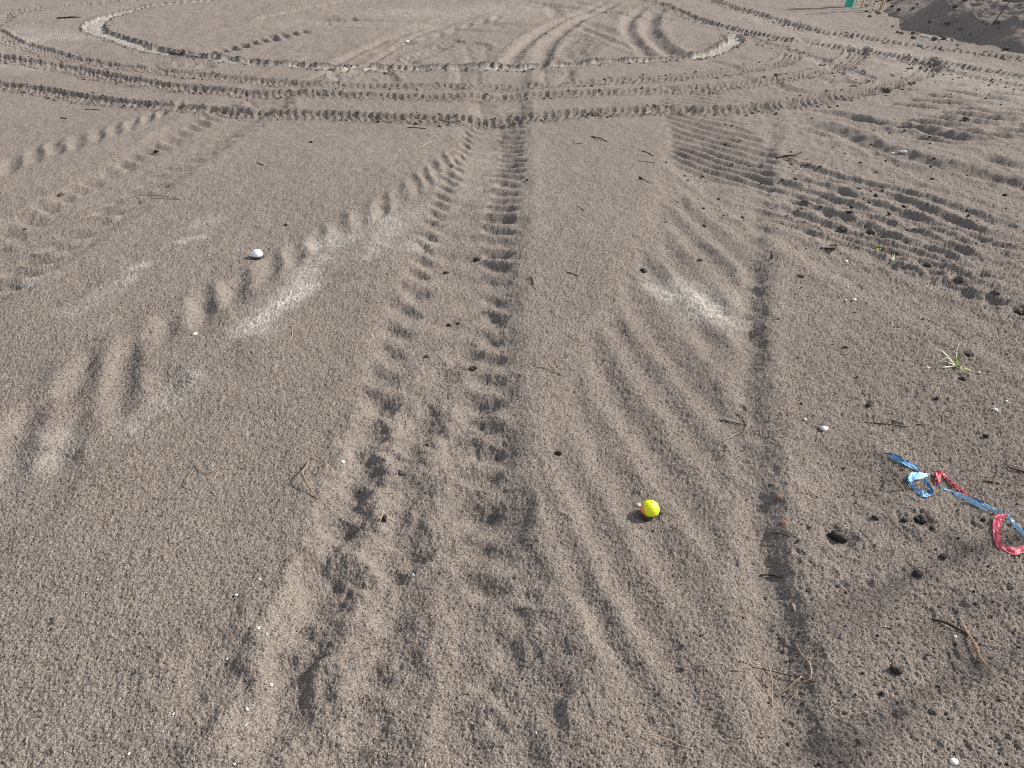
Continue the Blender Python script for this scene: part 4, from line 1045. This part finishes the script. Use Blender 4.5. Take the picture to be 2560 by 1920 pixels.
# ------------------------------------------------------------------ plastic ribbons
def plastic(name, c0, c1, tr=.25):
    m, nt, b = mat(name, .42, .4)
    tc = N(nt, 'ShaderNodeTexCoord'); n = N(nt, 'ShaderNodeTexNoise', Scale=90, Detail=5, Roughness=.65); nt.links.new(tc.outputs['Object'], n.inputs['Vector'])
    r = ramp(nt, n.outputs['Fac'], [(.32, c0), (.66, c1)]); nt.links.new(r.outputs[0], b.inputs['Base Color'])
    bp = N(nt, 'ShaderNodeBump', Strength=.5, Distance=.003); nt.links.new(n.outputs['Fac'], bp.inputs['Height']); nt.links.new(bp.outputs[0], b.inputs['Normal'])
    ts = N(nt, 'ShaderNodeBsdfTranslucent'); nt.links.new(r.outputs[0], ts.inputs[0])
    mx = N(nt, 'ShaderNodeMixShader'); mx.inputs[0].default_value = tr
    nt.links.new(b.outputs[0], mx.inputs[1]); nt.links.new(ts.outputs[0], mx.inputs[2]); nt.links.new(mx.outputs[0], nt.nodes['Material Output'].inputs[0])
    return m
M_BLUE = plastic('blue_plastic', (.07, .26, .58), (.24, .50, .76))
M_PALE = plastic('pale_blue_plastic', (.22, .46, .66), (.52, .72, .82))
M_SKY = plastic('sky_blue_plastic', (.16, .40, .70), (.34, .60, .82))
M_RED = plastic('red_plastic', (.50, .05, .09), (.70, .16, .20))
M_FRAY = plastic('frayed_red_plastic', (.55, .03, .07), (.72, .20, .22))

def ribbon(pairs, base, seed=0, crumple=.0016, th=.0004, sub=5):
    """strip between two traced edges, each point (crop px x, y, lift in mm); thin solid"""
    rs = np.random.default_rng(seed)
    L = np.array([on_ground('L', a[:2], a[2] * .001) for a, b in pairs]); Rr = np.array([on_ground('L', b[:2], b[2] * .001) for a, b in pairs])
    L, Rr = catmull(L, sub), catmull(Rr, sub); n = len(L); k = 5
    T = np.zeros((n, k, 3))
    for j in range(k):
        T[:, j] = L + (Rr - L) * (j / (k - 1))
    ph = rs.random(2) * 9
    for j in range(k):
        s = np.arange(n) * .9
        T[:, j, 2] += crumple * (np.sin(s + j * 1.3 + ph[0]) * .6 + .7 * (rs.random(n) - .5) + np.abs(np.sin(j * 1.6 + ph[1])) * .7)
    T -= base
    top = T.reshape(-1, 3); bot = top - (0, 0, th)
    F = []
    o = n * k
    for i in range(n - 1):
        for j in range(k - 1):
            a = i * k + j
            F.append((a, a + 1, a + k + 1, a + k)); F.append((o + a, o + a + k, o + a + k + 1, o + a + 1))
    for i in range(n - 1):
        a, b = i * k, i * k + k - 1
        F.append((a, a + k, o + a + k, o + a)); F.append((b, o + b, o + b + k, b + k))
    for a0 in (0, (n - 1) * k):
        for j in range(k - 1): F.append((a0 + j, o + a0 + j, o + a0 + j + 1, a0 + j + 1))
    return np.vstack([top, bot]), F

def ribbon_thing(name, label, anchor, parts):
    base = on_ground('L', anchor); base[2] = ground_z(base[0], base[1])
    root = bpy.data.objects.new(name, None); COL.objects.link(root); root.location = base; root.empty_display_size = .02
    tag(root, label, 'ribbon', 'torn plastic ribbons at the right edge')
    for i, (pn, m, prs) in enumerate(parts):
        Vv, F = ribbon(prs, base, seed=abs(hash(pn)) % 1000 if False else 17 * i + len(prs))
        link(pn, pyd(pn, Vv, F, m, smooth=False), root)
    return root

def e(pts, w, z=2.0):
    """pairs from a centreline of crop px points with width w"""
    P = catmull(np.array([p[:2] for p in pts], float), 2); Wd = np.interp(np.linspace(0, 1, len(P)), np.linspace(0, 1, len(pts)), [p[2] if len(p) > 2 else w for p in pts])
    T = np.gradient(P, axis=0); T /= np.linalg.norm(T, axis=1)[:, None]
    Nn = np.column_stack([-T[:, 1], T[:, 0]])
    return [((*(p - n * w_ / 2), z), (*(p + n * w_ / 2), z)) for p, n, w_ in zip(P, Nn, Wd)]

M_BLUE_SHADE = plastic('shaded_blue_plastic', (.02, .08, .25), (.07, .24, .52))  # darker copy of the blue, paints shade into folds and loop
ribbon_thing('blue_ribbon', 'bright blue plastic ribbon ending in a crumpled loop', (960, 620), [
    ('strip', M_BLUE, [((720, 424, 5), (716, 450, 2)), ((800, 446, 7), (800, 494, 2)), ((915, 497, 7), (895, 544, 3)), ((1030, 556, 6), (1008, 590, 3))]),
    ('folded_edge', M_BLUE_SHADE, [((640, 402, 2), (645, 410, 1)), ((715, 412, 4), (722, 424, 3)), ((800, 432, 8), (805, 447, 7)), ((860, 466, 8), (864, 480, 7)), ((930, 496, 7), (925, 505, 6))]),
    ('thread', M_BLUE, e([(1022, 570, 26), (1036, 592, 18), (1046, 622, 14)], 16, 4)),
    ('flap', M_SKY, [((1162, 638, 3), (1130, 662, 2)), ((1100, 624, 6), (1082, 682, 4)), ((1040, 618, 8), (1005, 700, 5)), ((965, 614, 9), (955, 722, 4)), ((922, 660, 8), (928, 720, 4)), ((910, 695, 5), (925, 735, 3))]),
    ('loop_side', M_BLUE, [((912, 690, 4), (955, 722, 5)), ((935, 745, 3), (972, 748, 5)), ((975, 795, 2), (1002, 790, 6)), ((1035, 850, 2), (1062, 806, 7)), ((1082, 888, 2), (1102, 832, 7)), ((1150, 876, 2), (1135, 842, 6)), ((1192, 864, 2), (1160, 850, 4))]),
    ('loop_return', M_BLUE_SHADE, [((1192, 862, 3), (1140, 838, 2)), ((1190, 800, 8), (1158, 792, 3)), ((1150, 740, 9), (1118, 762, 4)), ((1112, 690, 8), (1086, 694, 3))]),
])
ribbon_thing('red_ribbon', 'frayed red plastic ribbon scrap between the blue loop and pale ribbon', (1260, 680), [
    ('curl', M_FRAY, [((1178, 632, 2), (1200, 660, 2)), ((1210, 606, 6), (1226, 634, 4)), ((1262, 598, 9), (1262, 640, 5)), ((1312, 612, 8), (1290, 652, 4)), ((1338, 655, 4), (1296, 668, 2))]),
    ('tail', M_RED, [((1214, 620, 6), (1262, 616, 6)), ((1230, 660, 8), (1280, 668, 7)), ((1246, 705, 6), (1276, 704, 5)), ((1252, 745, 2), (1268, 742, 2))]),
    ('strand', M_FRAY, e([(1318, 662, 26), (1380, 722, 34), (1430, 780, 26), (1500, 820, 40), (1560, 862, 16)], 20, 4)),
    ('strand', M_FRAY, e([(1335, 660, 12), (1400, 716, 14), (1452, 770, 20), (1530, 822, 14), (1590, 866, 6)], 12, 6)),
    ('strand', M_RED, e([(1195, 700, 14), (1222, 735, 20), (1250, 745, 12), (1262, 726, 8)], 12, 3)),
    ('strand', M_RED, e([(1600, 880, 6), (1650, 905, 10), (1690, 920, 5)], 8, 5)),
])
ribbon_thing('pale_blue_ribbon', 'long pale blue plastic ribbon running out of the right edge', (1620, 930), [
    ('strip', M_PALE, [((1262, 752, 3), (1255, 764, 1)), ((1322, 788, 4), (1312, 806, 1)), ((1400, 815, 5), (1395, 842, 1)), ((1445, 825, 7), (1432, 868, 2)), ((1560, 874, 7), (1545, 915, 2)), ((1652, 925, 7), (1630, 968, 2)), ((1722, 985, 5), (1712, 1012, 2)), ((1790, 1040, 3), (1775, 1036, 2))]),
    ('twisted_strip', M_PALE, [((1622, 898, 6), (1640, 925, 6)), ((1760, 955, 7), (1748, 992, 3)), ((1850, 1000, 7), (1842, 1036, 3)), ((1945, 1042, 8), (1938, 1062, 5)), ((2010, 1076, 9), (1982, 1096, 6)), ((2092, 1155, 9), (2055, 1180, 4)), ((2190, 1262, 8), (2150, 1286, 3)), ((2310, 1400, 6), (2270, 1425, 2))]),
    ('shaded_fold', M_BLUE_SHADE, [((1618, 888, 7), (1625, 900, 5)), ((1690, 912, 9), (1682, 935, 6)), ((1745, 945, 8), (1740, 958, 6))]),
    ('pinched_end', M_PALE, e([(1258, 758, 8), (1235, 745, 6)], 8, 2)),
])
ribbon_thing('red_ribbon', 'wide red plastic ribbon bent into an open loop at the right edge', (1900, 1400), [
    ('upper_band', M_RED, [((1880, 1076, 8), (1998, 1060, 12)), ((1866, 1100, 8), (1988, 1100, 13)), ((1848, 1140, 6), (1955, 1150, 12)), ((1840, 1220, 5), (1940, 1212, 12)), ((1848, 1320, 4), (1932, 1310, 11)), ((1882, 1420, 3), (1945, 1388, 9)), ((1905, 1450, 3), (1975, 1425, 6))]),
    ('lower_band', M_RED, [((1880, 1428, 3), (1940, 1392, 7)), ((1960, 1466, 2), (1992, 1418, 8)), ((2082, 1522, 2), (2080, 1432, 9)), ((2185, 1492, 2), (2185, 1418, 9)), ((2320, 1480, 2), (2310, 1400, 8))]),
])

# ------------------------------------------------------------------ grass tuft and seedlings
def leafmat(name, c0, c1):
    m = simple(name, [(.3, c0), (.7, c1)], 60, .5, .3)
    nt = m.node_tree; b = nt.nodes['Principled BSDF']; ts = N(nt, 'ShaderNodeBsdfTranslucent')
    src = b.inputs['Base Color'].links[0].from_socket; nt.links.new(src, ts.inputs[0])
    mx = N(nt, 'ShaderNodeMixShader'); mx.inputs[0].default_value = .35
    nt.links.new(b.outputs[0], mx.inputs[1]); nt.links.new(ts.outputs[0], mx.inputs[2]); nt.links.new(mx.outputs[0], nt.nodes['Material Output'].inputs[0])
    return m
M_GREEN = leafmat('fresh_blade', (.22, .36, .03), (.40, .56, .08))
M_PGREEN = leafmat('pale_blade', (.36, .42, .22), (.58, .62, .42))
M_DEAD = leafmat('bleached_blade', (.46, .45, .38), (.70, .68, .60))
M_TUBE = simple('green_tube_plastic', [(.3, (.05, .34, .25)), (.7, (.10, .48, .36))], 14, .5, .3)
M_WOOD = simple('stake_wood', [(.3, (.30, .21, .12)), (.7, (.52, .40, .26))], 30, .8, .15, .002, (8, 8, 1))

def blade(crop, pts, ups, w, m, root, base, name='grass_blade'):
    P = np.array([on_ground(crop, p, u) for p, u in zip(pts, ups)])
    P = catmull(P, 5) - base; n = len(P)
    T = np.gradient(P, axis=0); T /= np.linalg.norm(T, axis=1)[:, None]
    Vv, F = [], []
    for i in range(n):
        t = i / (n - 1); ww = w * (math.sin(math.pi * (.18 + .82 * t)) ** .7 if t < 1 else .05) * .5
        s = np.cross(T[i], (0.2, -.5, .8)); s /= np.linalg.norm(s) + 1e-9
        u = np.cross(s, T[i])
        Vv += [P[i] - s * ww + u * ww * .3, P[i] - u * .0002, P[i] + s * ww + u * ww * .3, P[i] - u * .0007]
    for i in range(n - 1):
        a = i * 4
        for k in range(4):
            b = (k + 1) % 4
            F.append((a + k, a + b, a + 4 + b, a + 4 + k))
    link(name, pyd(name, Vv, F, m), root)

gb = on_ground('M', (985, 815)); gb[2] = ground_z(gb[0], gb[1])
tuft = bpy.data.objects.new('grass_tuft', None); COL.objects.link(tuft); tuft.location = gb; tuft.empty_display_size = .03
tag(tuft, 'small grass tuft of green and bleached blades on the right sand', 'grass')
for pts, ups, w, m in [
    ([(985, 805), (870, 665), (740, 560), (600, 470), (480, 345)], [0, .012, .020, .022, .018], .0026, M_DEAD),
    ([(975, 800), (870, 655), (770, 560), (680, 425)], [0, .014, .024, .030], .0022, M_PGREEN),
    ([(975, 800), (1005, 710), (1100, 575)], [0, .016, .034], .0042, M_GREEN),
    ([(1000, 805), (1050, 700), (1092, 600)], [0, .014, .028], .0038, M_GREEN),
    ([(990, 805), (1030, 650), (1005, 530)], [0, .020, .036], .0026, M_PGREEN),
    ([(975, 800), (960, 745), (928, 665)], [0, .010, .020], .0032, M_PGREEN),
    ([(985, 822), (880, 838), (780, 842), (690, 850)], [.002, .006, .005, .002], .0052, M_DEAD),
    ([(985, 812), (850, 680), (740, 722), (630, 792)], [.002, .014, .012, .002], .0036, M_DEAD),
    ([(995, 825), (1060, 828), (1140, 862), (1300, 908)], [.002, .012, .014, .010], .0070, M_GREEN),
    ([(1000, 825), (1070, 840), (1110, 880), (1172, 945)], [.002, .010, .010, .002], .0040, M_GREEN),
    ([(985, 812), (870, 765), (898, 840)], [.002, .010, .001], .0034, M_DEAD),
    ([(985, 805), (1030, 480), (1110, 385)], [0, .020, .020], .0016, M_DEAD),
    ([(985, 812), (800, 740), (700, 760)], [0, .006, .002], .0030, M_PGREEN)]:
    blade('M', pts, ups, w, m, tuft, gb)
for lab, base_px, bl in [('tiny green seedling above the hole with a dark lump', (1318, 848), [(1300, 835), (1335, 838), (1318, 820), (1340, 855), (1300, 858)]),
                         ('thin pale green sprout left of the lump filled hole', (1410, 915), [(1405, 870), (1418, 865), (1395, 890)])]:
    b0 = on_ground('C', base_px); b0[2] = ground_z(b0[0], b0[1])
    rt = bpy.data.objects.new('seedling', None); COL.objects.link(rt); rt.location = b0; rt.empty_display_size = .02
    tag(rt, lab, 'seedling', 'seedlings by the holes')
    for q in bl: blade('C', [base_px, ((q[0] + base_px[0]) / 2, (q[1] + base_px[1]) / 2), q], [0, .008, .012], .004, M_PGREEN if 'pale' in lab else M_GREEN, rt, b0, 'leaf')
# brown leaf crumbs left of the ribbons
for lab, p in [('reddish brown leaf crumb, upper of two beside the wheel rut', (225, 1115)), ('reddish brown leaf crumb, lower of two beside the wheel rut', (262, 1325))]:
    stone('leaf_crumb', lab, 'leaf', 'G', p, 20, simple('rust_leaf', [(.3, (.16, .07, .04)), (.7, (.28, .14, .08))], 200), (1, .6, .25), .3, .6, 811, 'reddish leaf crumbs', .4, 3)

# ------------------------------------------------------------------ young planting beyond: tree guard, stakes, sapling
def planted(crop, p):
    c = W(crop, [p])[0]; return np.array([c[0], c[1], bank_z(c[0], c[1]) if c[0] > 4.6 else ground_z(c[0], c[1])])

g0 = planted('U', (744, 58))
rt = bpy.data.objects.new('tree_guard', None); COL.objects.link(rt); rt.location = g0; rt.rotation_euler = (R(-2), R(4), 0)
tag(rt, 'turquoise green tube tree guard standing on the sand at the top', 'tree guard')
Vv, F = [], []
nn, zz = 28, np.linspace(-.03, .72, 16)
for z in zz:
    for k in range(nn):
        a = 2 * math.pi * k / nn; rr_ = .056 + .002 * math.sin(5 * a)
        Vv.append((rr_ * math.cos(a), rr_ * math.sin(a), z))
o = len(Vv)
for z in zz:
    for k in range(nn):
        a = 2 * math.pi * k / nn; rr_ = .053 + .002 * math.sin(5 * a)
        Vv.append((rr_ * math.cos(a), rr_ * math.sin(a), z))
for i in range(len(zz) - 1):
    for k in range(nn):
        a, b = i * nn + k, i * nn + (k + 1) % nn
        F.append((a, b, b + nn, a + nn)); F.append((o + a, o + a + nn, o + b + nn, o + b))
t = (len(zz) - 1) * nn
for k in range(nn): F.append((t + k, t + (k + 1) % nn, o + t + (k + 1) % nn, o + t + k))
link('tube', pyd('tube', Vv, F, M_TUBE), rt)
def band(z0, z1, r):
    Vv, F = [], []
    for rr_, z in ((r, z0), (r + .003, z0 + .004), (r + .003, z1 - .004), (r, z1)):
        for k in range(nn):
            a = 2 * math.pi * k / nn; Vv.append((rr_ * math.cos(a), rr_ * math.sin(a), z))
    for i in range(3):
        for k in range(nn): F.append((i * nn + k, i * nn + (k + 1) % nn, (i + 1) * nn + (k + 1) % nn, (i + 1) * nn + k))
    return Vv, F
Vv, F = band(.69, .725, .0575); link('rim', pyd('rim', Vv, F, M_TUBE), rt)
Vv, F = band(.40, .415, .0575); link('tie', pyd('tie', Vv, F, M_DEAD), rt)

def stake(label, base, top, r):
    """split square stake with a hewn point above the sand"""
    base = np.array(base); d = np.array(top) - base
    P = np.array([base - d * .08, base + d * .5, base + d * .97, base + d]) - base
    Vv, F = tube(P, [r * 1.05, r, r * .95, r * .55], 4, 1, .12)
    o = link('stake', pyd('stake', Vv, F, M_WOOD, False), None, base)
    return tag(o, label, 'stake', 'wooden stakes in the planting')
for lab, p, lean, r, h in [('thin wooden stake right beside the green tree guard', (850, 66), (.05, 0), .013, .85), ('thick wooden stake right of the pale leaved sapling', (1008, 82), (.09, .0), .020, .9),
                           ('wooden stake leaning on the thick one, at its right', (1024, 74), (.14, .03), .013, .8), ('wooden stake half hidden behind the dark bank', (1156, 26), (.06, .0), .015, .9)]:
    b0 = planted('U', p); stake(lab, b0, b0 + (lean[0], lean[1], h), r)

def sapling(label, p, n, hgt, m, wl=.04):
    b0 = planted('U', p); rt = bpy.data.objects.new('sapling', None); COL.objects.link(rt); rt.location = b0
    tag(rt, label, 'sapling', 'saplings in the planting')
    Vv, F = tube(catmull(np.array([(0, 0, -.02), (.01, .0, hgt * .4), (.03, .01, hgt)]), 4), [.005, .002], 5); link('stem', pyd('stem', Vv, F, M_BARK), rt)
    for i in range(n):
        a = i * 2.4 + random.random(); z = hgt * (.15 + .85 * i / n); L = wl * (1.2 - .4 * random.random())
        d = np.array([math.cos(a), math.sin(a), .45]); s = np.array([-math.sin(a), math.cos(a), 0])
        c = np.array([.02 * z / hgt, 0, z])
        Q = [c, c + d * L * .35 + s * L * .28, c + d * L + (0, 0, -.01), c + d * L * .35 - s * L * .28, c + d * L * .45 + (0, 0, -.006)]
        link('leaf', pyd('leaf', Q, [(0, 1, 4), (1, 2, 4), (2, 3, 4), (3, 0, 4), (0, 3, 2, 1)], m), rt)
sapling('pale leaved sapling between the thin and the thick stake', (935, 100), 22, .20, M_PGREEN, .05)
sapling('low green sprout behind the thin stake', (905, 62), 10, .10, M_GREEN, .04)
sapling('leafy sprout beyond the thin stake at the very top', (800, 40), 12, .22, M_PGREEN, .05)

# dead weed on the bank
def bank_pt(crop, p, up=0):
    q = px(crop, p); a, b = (q[0] - 1280) / FPX, (q[1] - 960) / FPX
    d = np.array([a, cp - b * sp, -(sp + b * cp)]); best = None
    for t in np.linspace(5, 14, 600):
        P = np.array([0, 0, CAM_H]) + d * t
        if P[2] <= bank_z(P[0], P[1]): best = P; break
    if best is None: best = np.array([0, 0, CAM_H]) + d * 8
    return best
w0 = bank_pt('U', (1930, 222)); wr = bpy.data.objects.new('dead_weed', None); COL.objects.link(wr); wr.location = w0
tag(wr, 'thin dead weed with a forked stem on the dark bank', 'weed')
P = np.array([(0, 0, -.02), (.09, .02, .16), (.13, .04, .22), (.17, .05, .45), (.22, .06, .66)])
Vv, F = tube(catmull(P, 5), [.006, .003, .002], 5); link('stem', pyd('stem', Vv, F, M_TWIG), wr)
Vv, F = tube(catmull(np.array([(.12, .04, .21), (.17, .04, .24), (.20, .03, .22)]), 4), [.003, .0015], 5); link('side_stem', pyd('side_stem', Vv, F, M_TWIG), wr)
w0 = bank_pt('U', (1848, 300))
Vv, F = tube(np.array([(0, 0, -.01), (-.02, 0, .06), (-.015, 0, .10)]), [.006, .003], 5)
tag(link('straw', pyd('straw', Vv, F, M_STRAW), None, w0), 'pale straw standing at the foot of the dark bank', 'straw')
# clods rolled down the bank
pts, rad = [], []
for _ in range(900):
    i = random.randrange(60, 380); j = int(random.random() ** 1.2 * 330)
    if ss[j] < -.35: continue
    pts.append((BX[i, j], BY[i, j], BZ[i, j])); rad.append(.006 + .03 * random.random() ** 4)
base = [lump(1, (1, .8, .7), 860 + k, .55, 1) for k in range(5)]
Vs, Fs, off = [], [], 0
for (x, y, z), r in zip(pts, rad):
    v, f = base[random.randrange(5)]; v = np.array(v) * r + (x, y, max(z, ground_z(x, y)) + r * .3)
    Vs.append(v); Fs.append(np.array(f) + off); off += len(v)
tag(link('bank_clods', pyd('bank_clods', np.vstack(Vs), [tuple(map(int, f)) for f in np.vstack(Fs)], M_CLOD)), 'crumbling clods strewn down the dark bank', None, None, 'stuff')

# ------------------------------------------------------------------ two slim young pines on the right, outside the picture, that throw the soft bands of shade
def pine(label, pos, h, r, seed, n_top):
    rs = np.random.default_rng(seed)
    b0 = np.array([pos[0], pos[1], max(0.0, ground_z(*pos))])
    rt = bpy.data.objects.new('pine_tree', None); COL.objects.link(rt); rt.location = b0
    tag(rt, label, 'tree', 'young pines beside the track')
    P = np.array([(0, 0, -.1), (.02, .01, h * .3), (-.02, .02, h * .65), (0, 0, h)])
    Vv, F = tube(catmull(P, 6), [r, r * .8, r * .35], 9, 1, .1); link('trunk', pyd('trunk', Vv, F, M_BARK), rt)
    NV, NF = [], []
    for i in range(n_top):
        z = h * (.74 + .26 * (i + .5) / n_top); a = i * 2.4 + rs.random(); L = (h - z) * .22 + .10
        d = np.array([math.cos(a), math.sin(a), .45]); e0 = np.array([0, 0, z]); e1 = e0 + d * L
        Vv, F = tube(np.array([e0, e0 + d * L * .5 + (0, 0, -.02), e1]), [.011, .004], 5); link('branch', pyd('branch', Vv, F, M_BARK), rt)
        for k in range(10):
            t = .35 + .65 * rs.random(); c = e0 + d * L * t
            v = rs.normal(size=3); v = v / np.linalg.norm(v) + d * .9; v = v / np.linalg.norm(v) * (.07 + .05 * rs.random())
            s = np.cross(v, rs.normal(size=3)); s = s / np.linalg.norm(s) * .0016
            o = len(NV); NV += [c - s, c + s, c + v]; NF.append((o, o + 1, o + 2))
    link('needles', pyd('needles', NV, NF, M_PINEG, False), rt)
M_PINEG = leafmat('pine_green', (.04, .075, .03), (.08, .12, .05))
def pine_at(q, dist):
    c = np.array(gp(q)); return (c[0] + math.cos(SUN_AZ) * dist, c[1] + math.sin(SUN_AZ) * dist)
pine('slim young pine outside the picture to the right, the nearer of two', pine_at((2000, 1870), 4.2), 2.75, .016, 1, 6)
pine('slim young pine outside the picture to the right, the farther of two', pine_at((2000, 1540), 4.3), 2.8, .018, 2, 6)
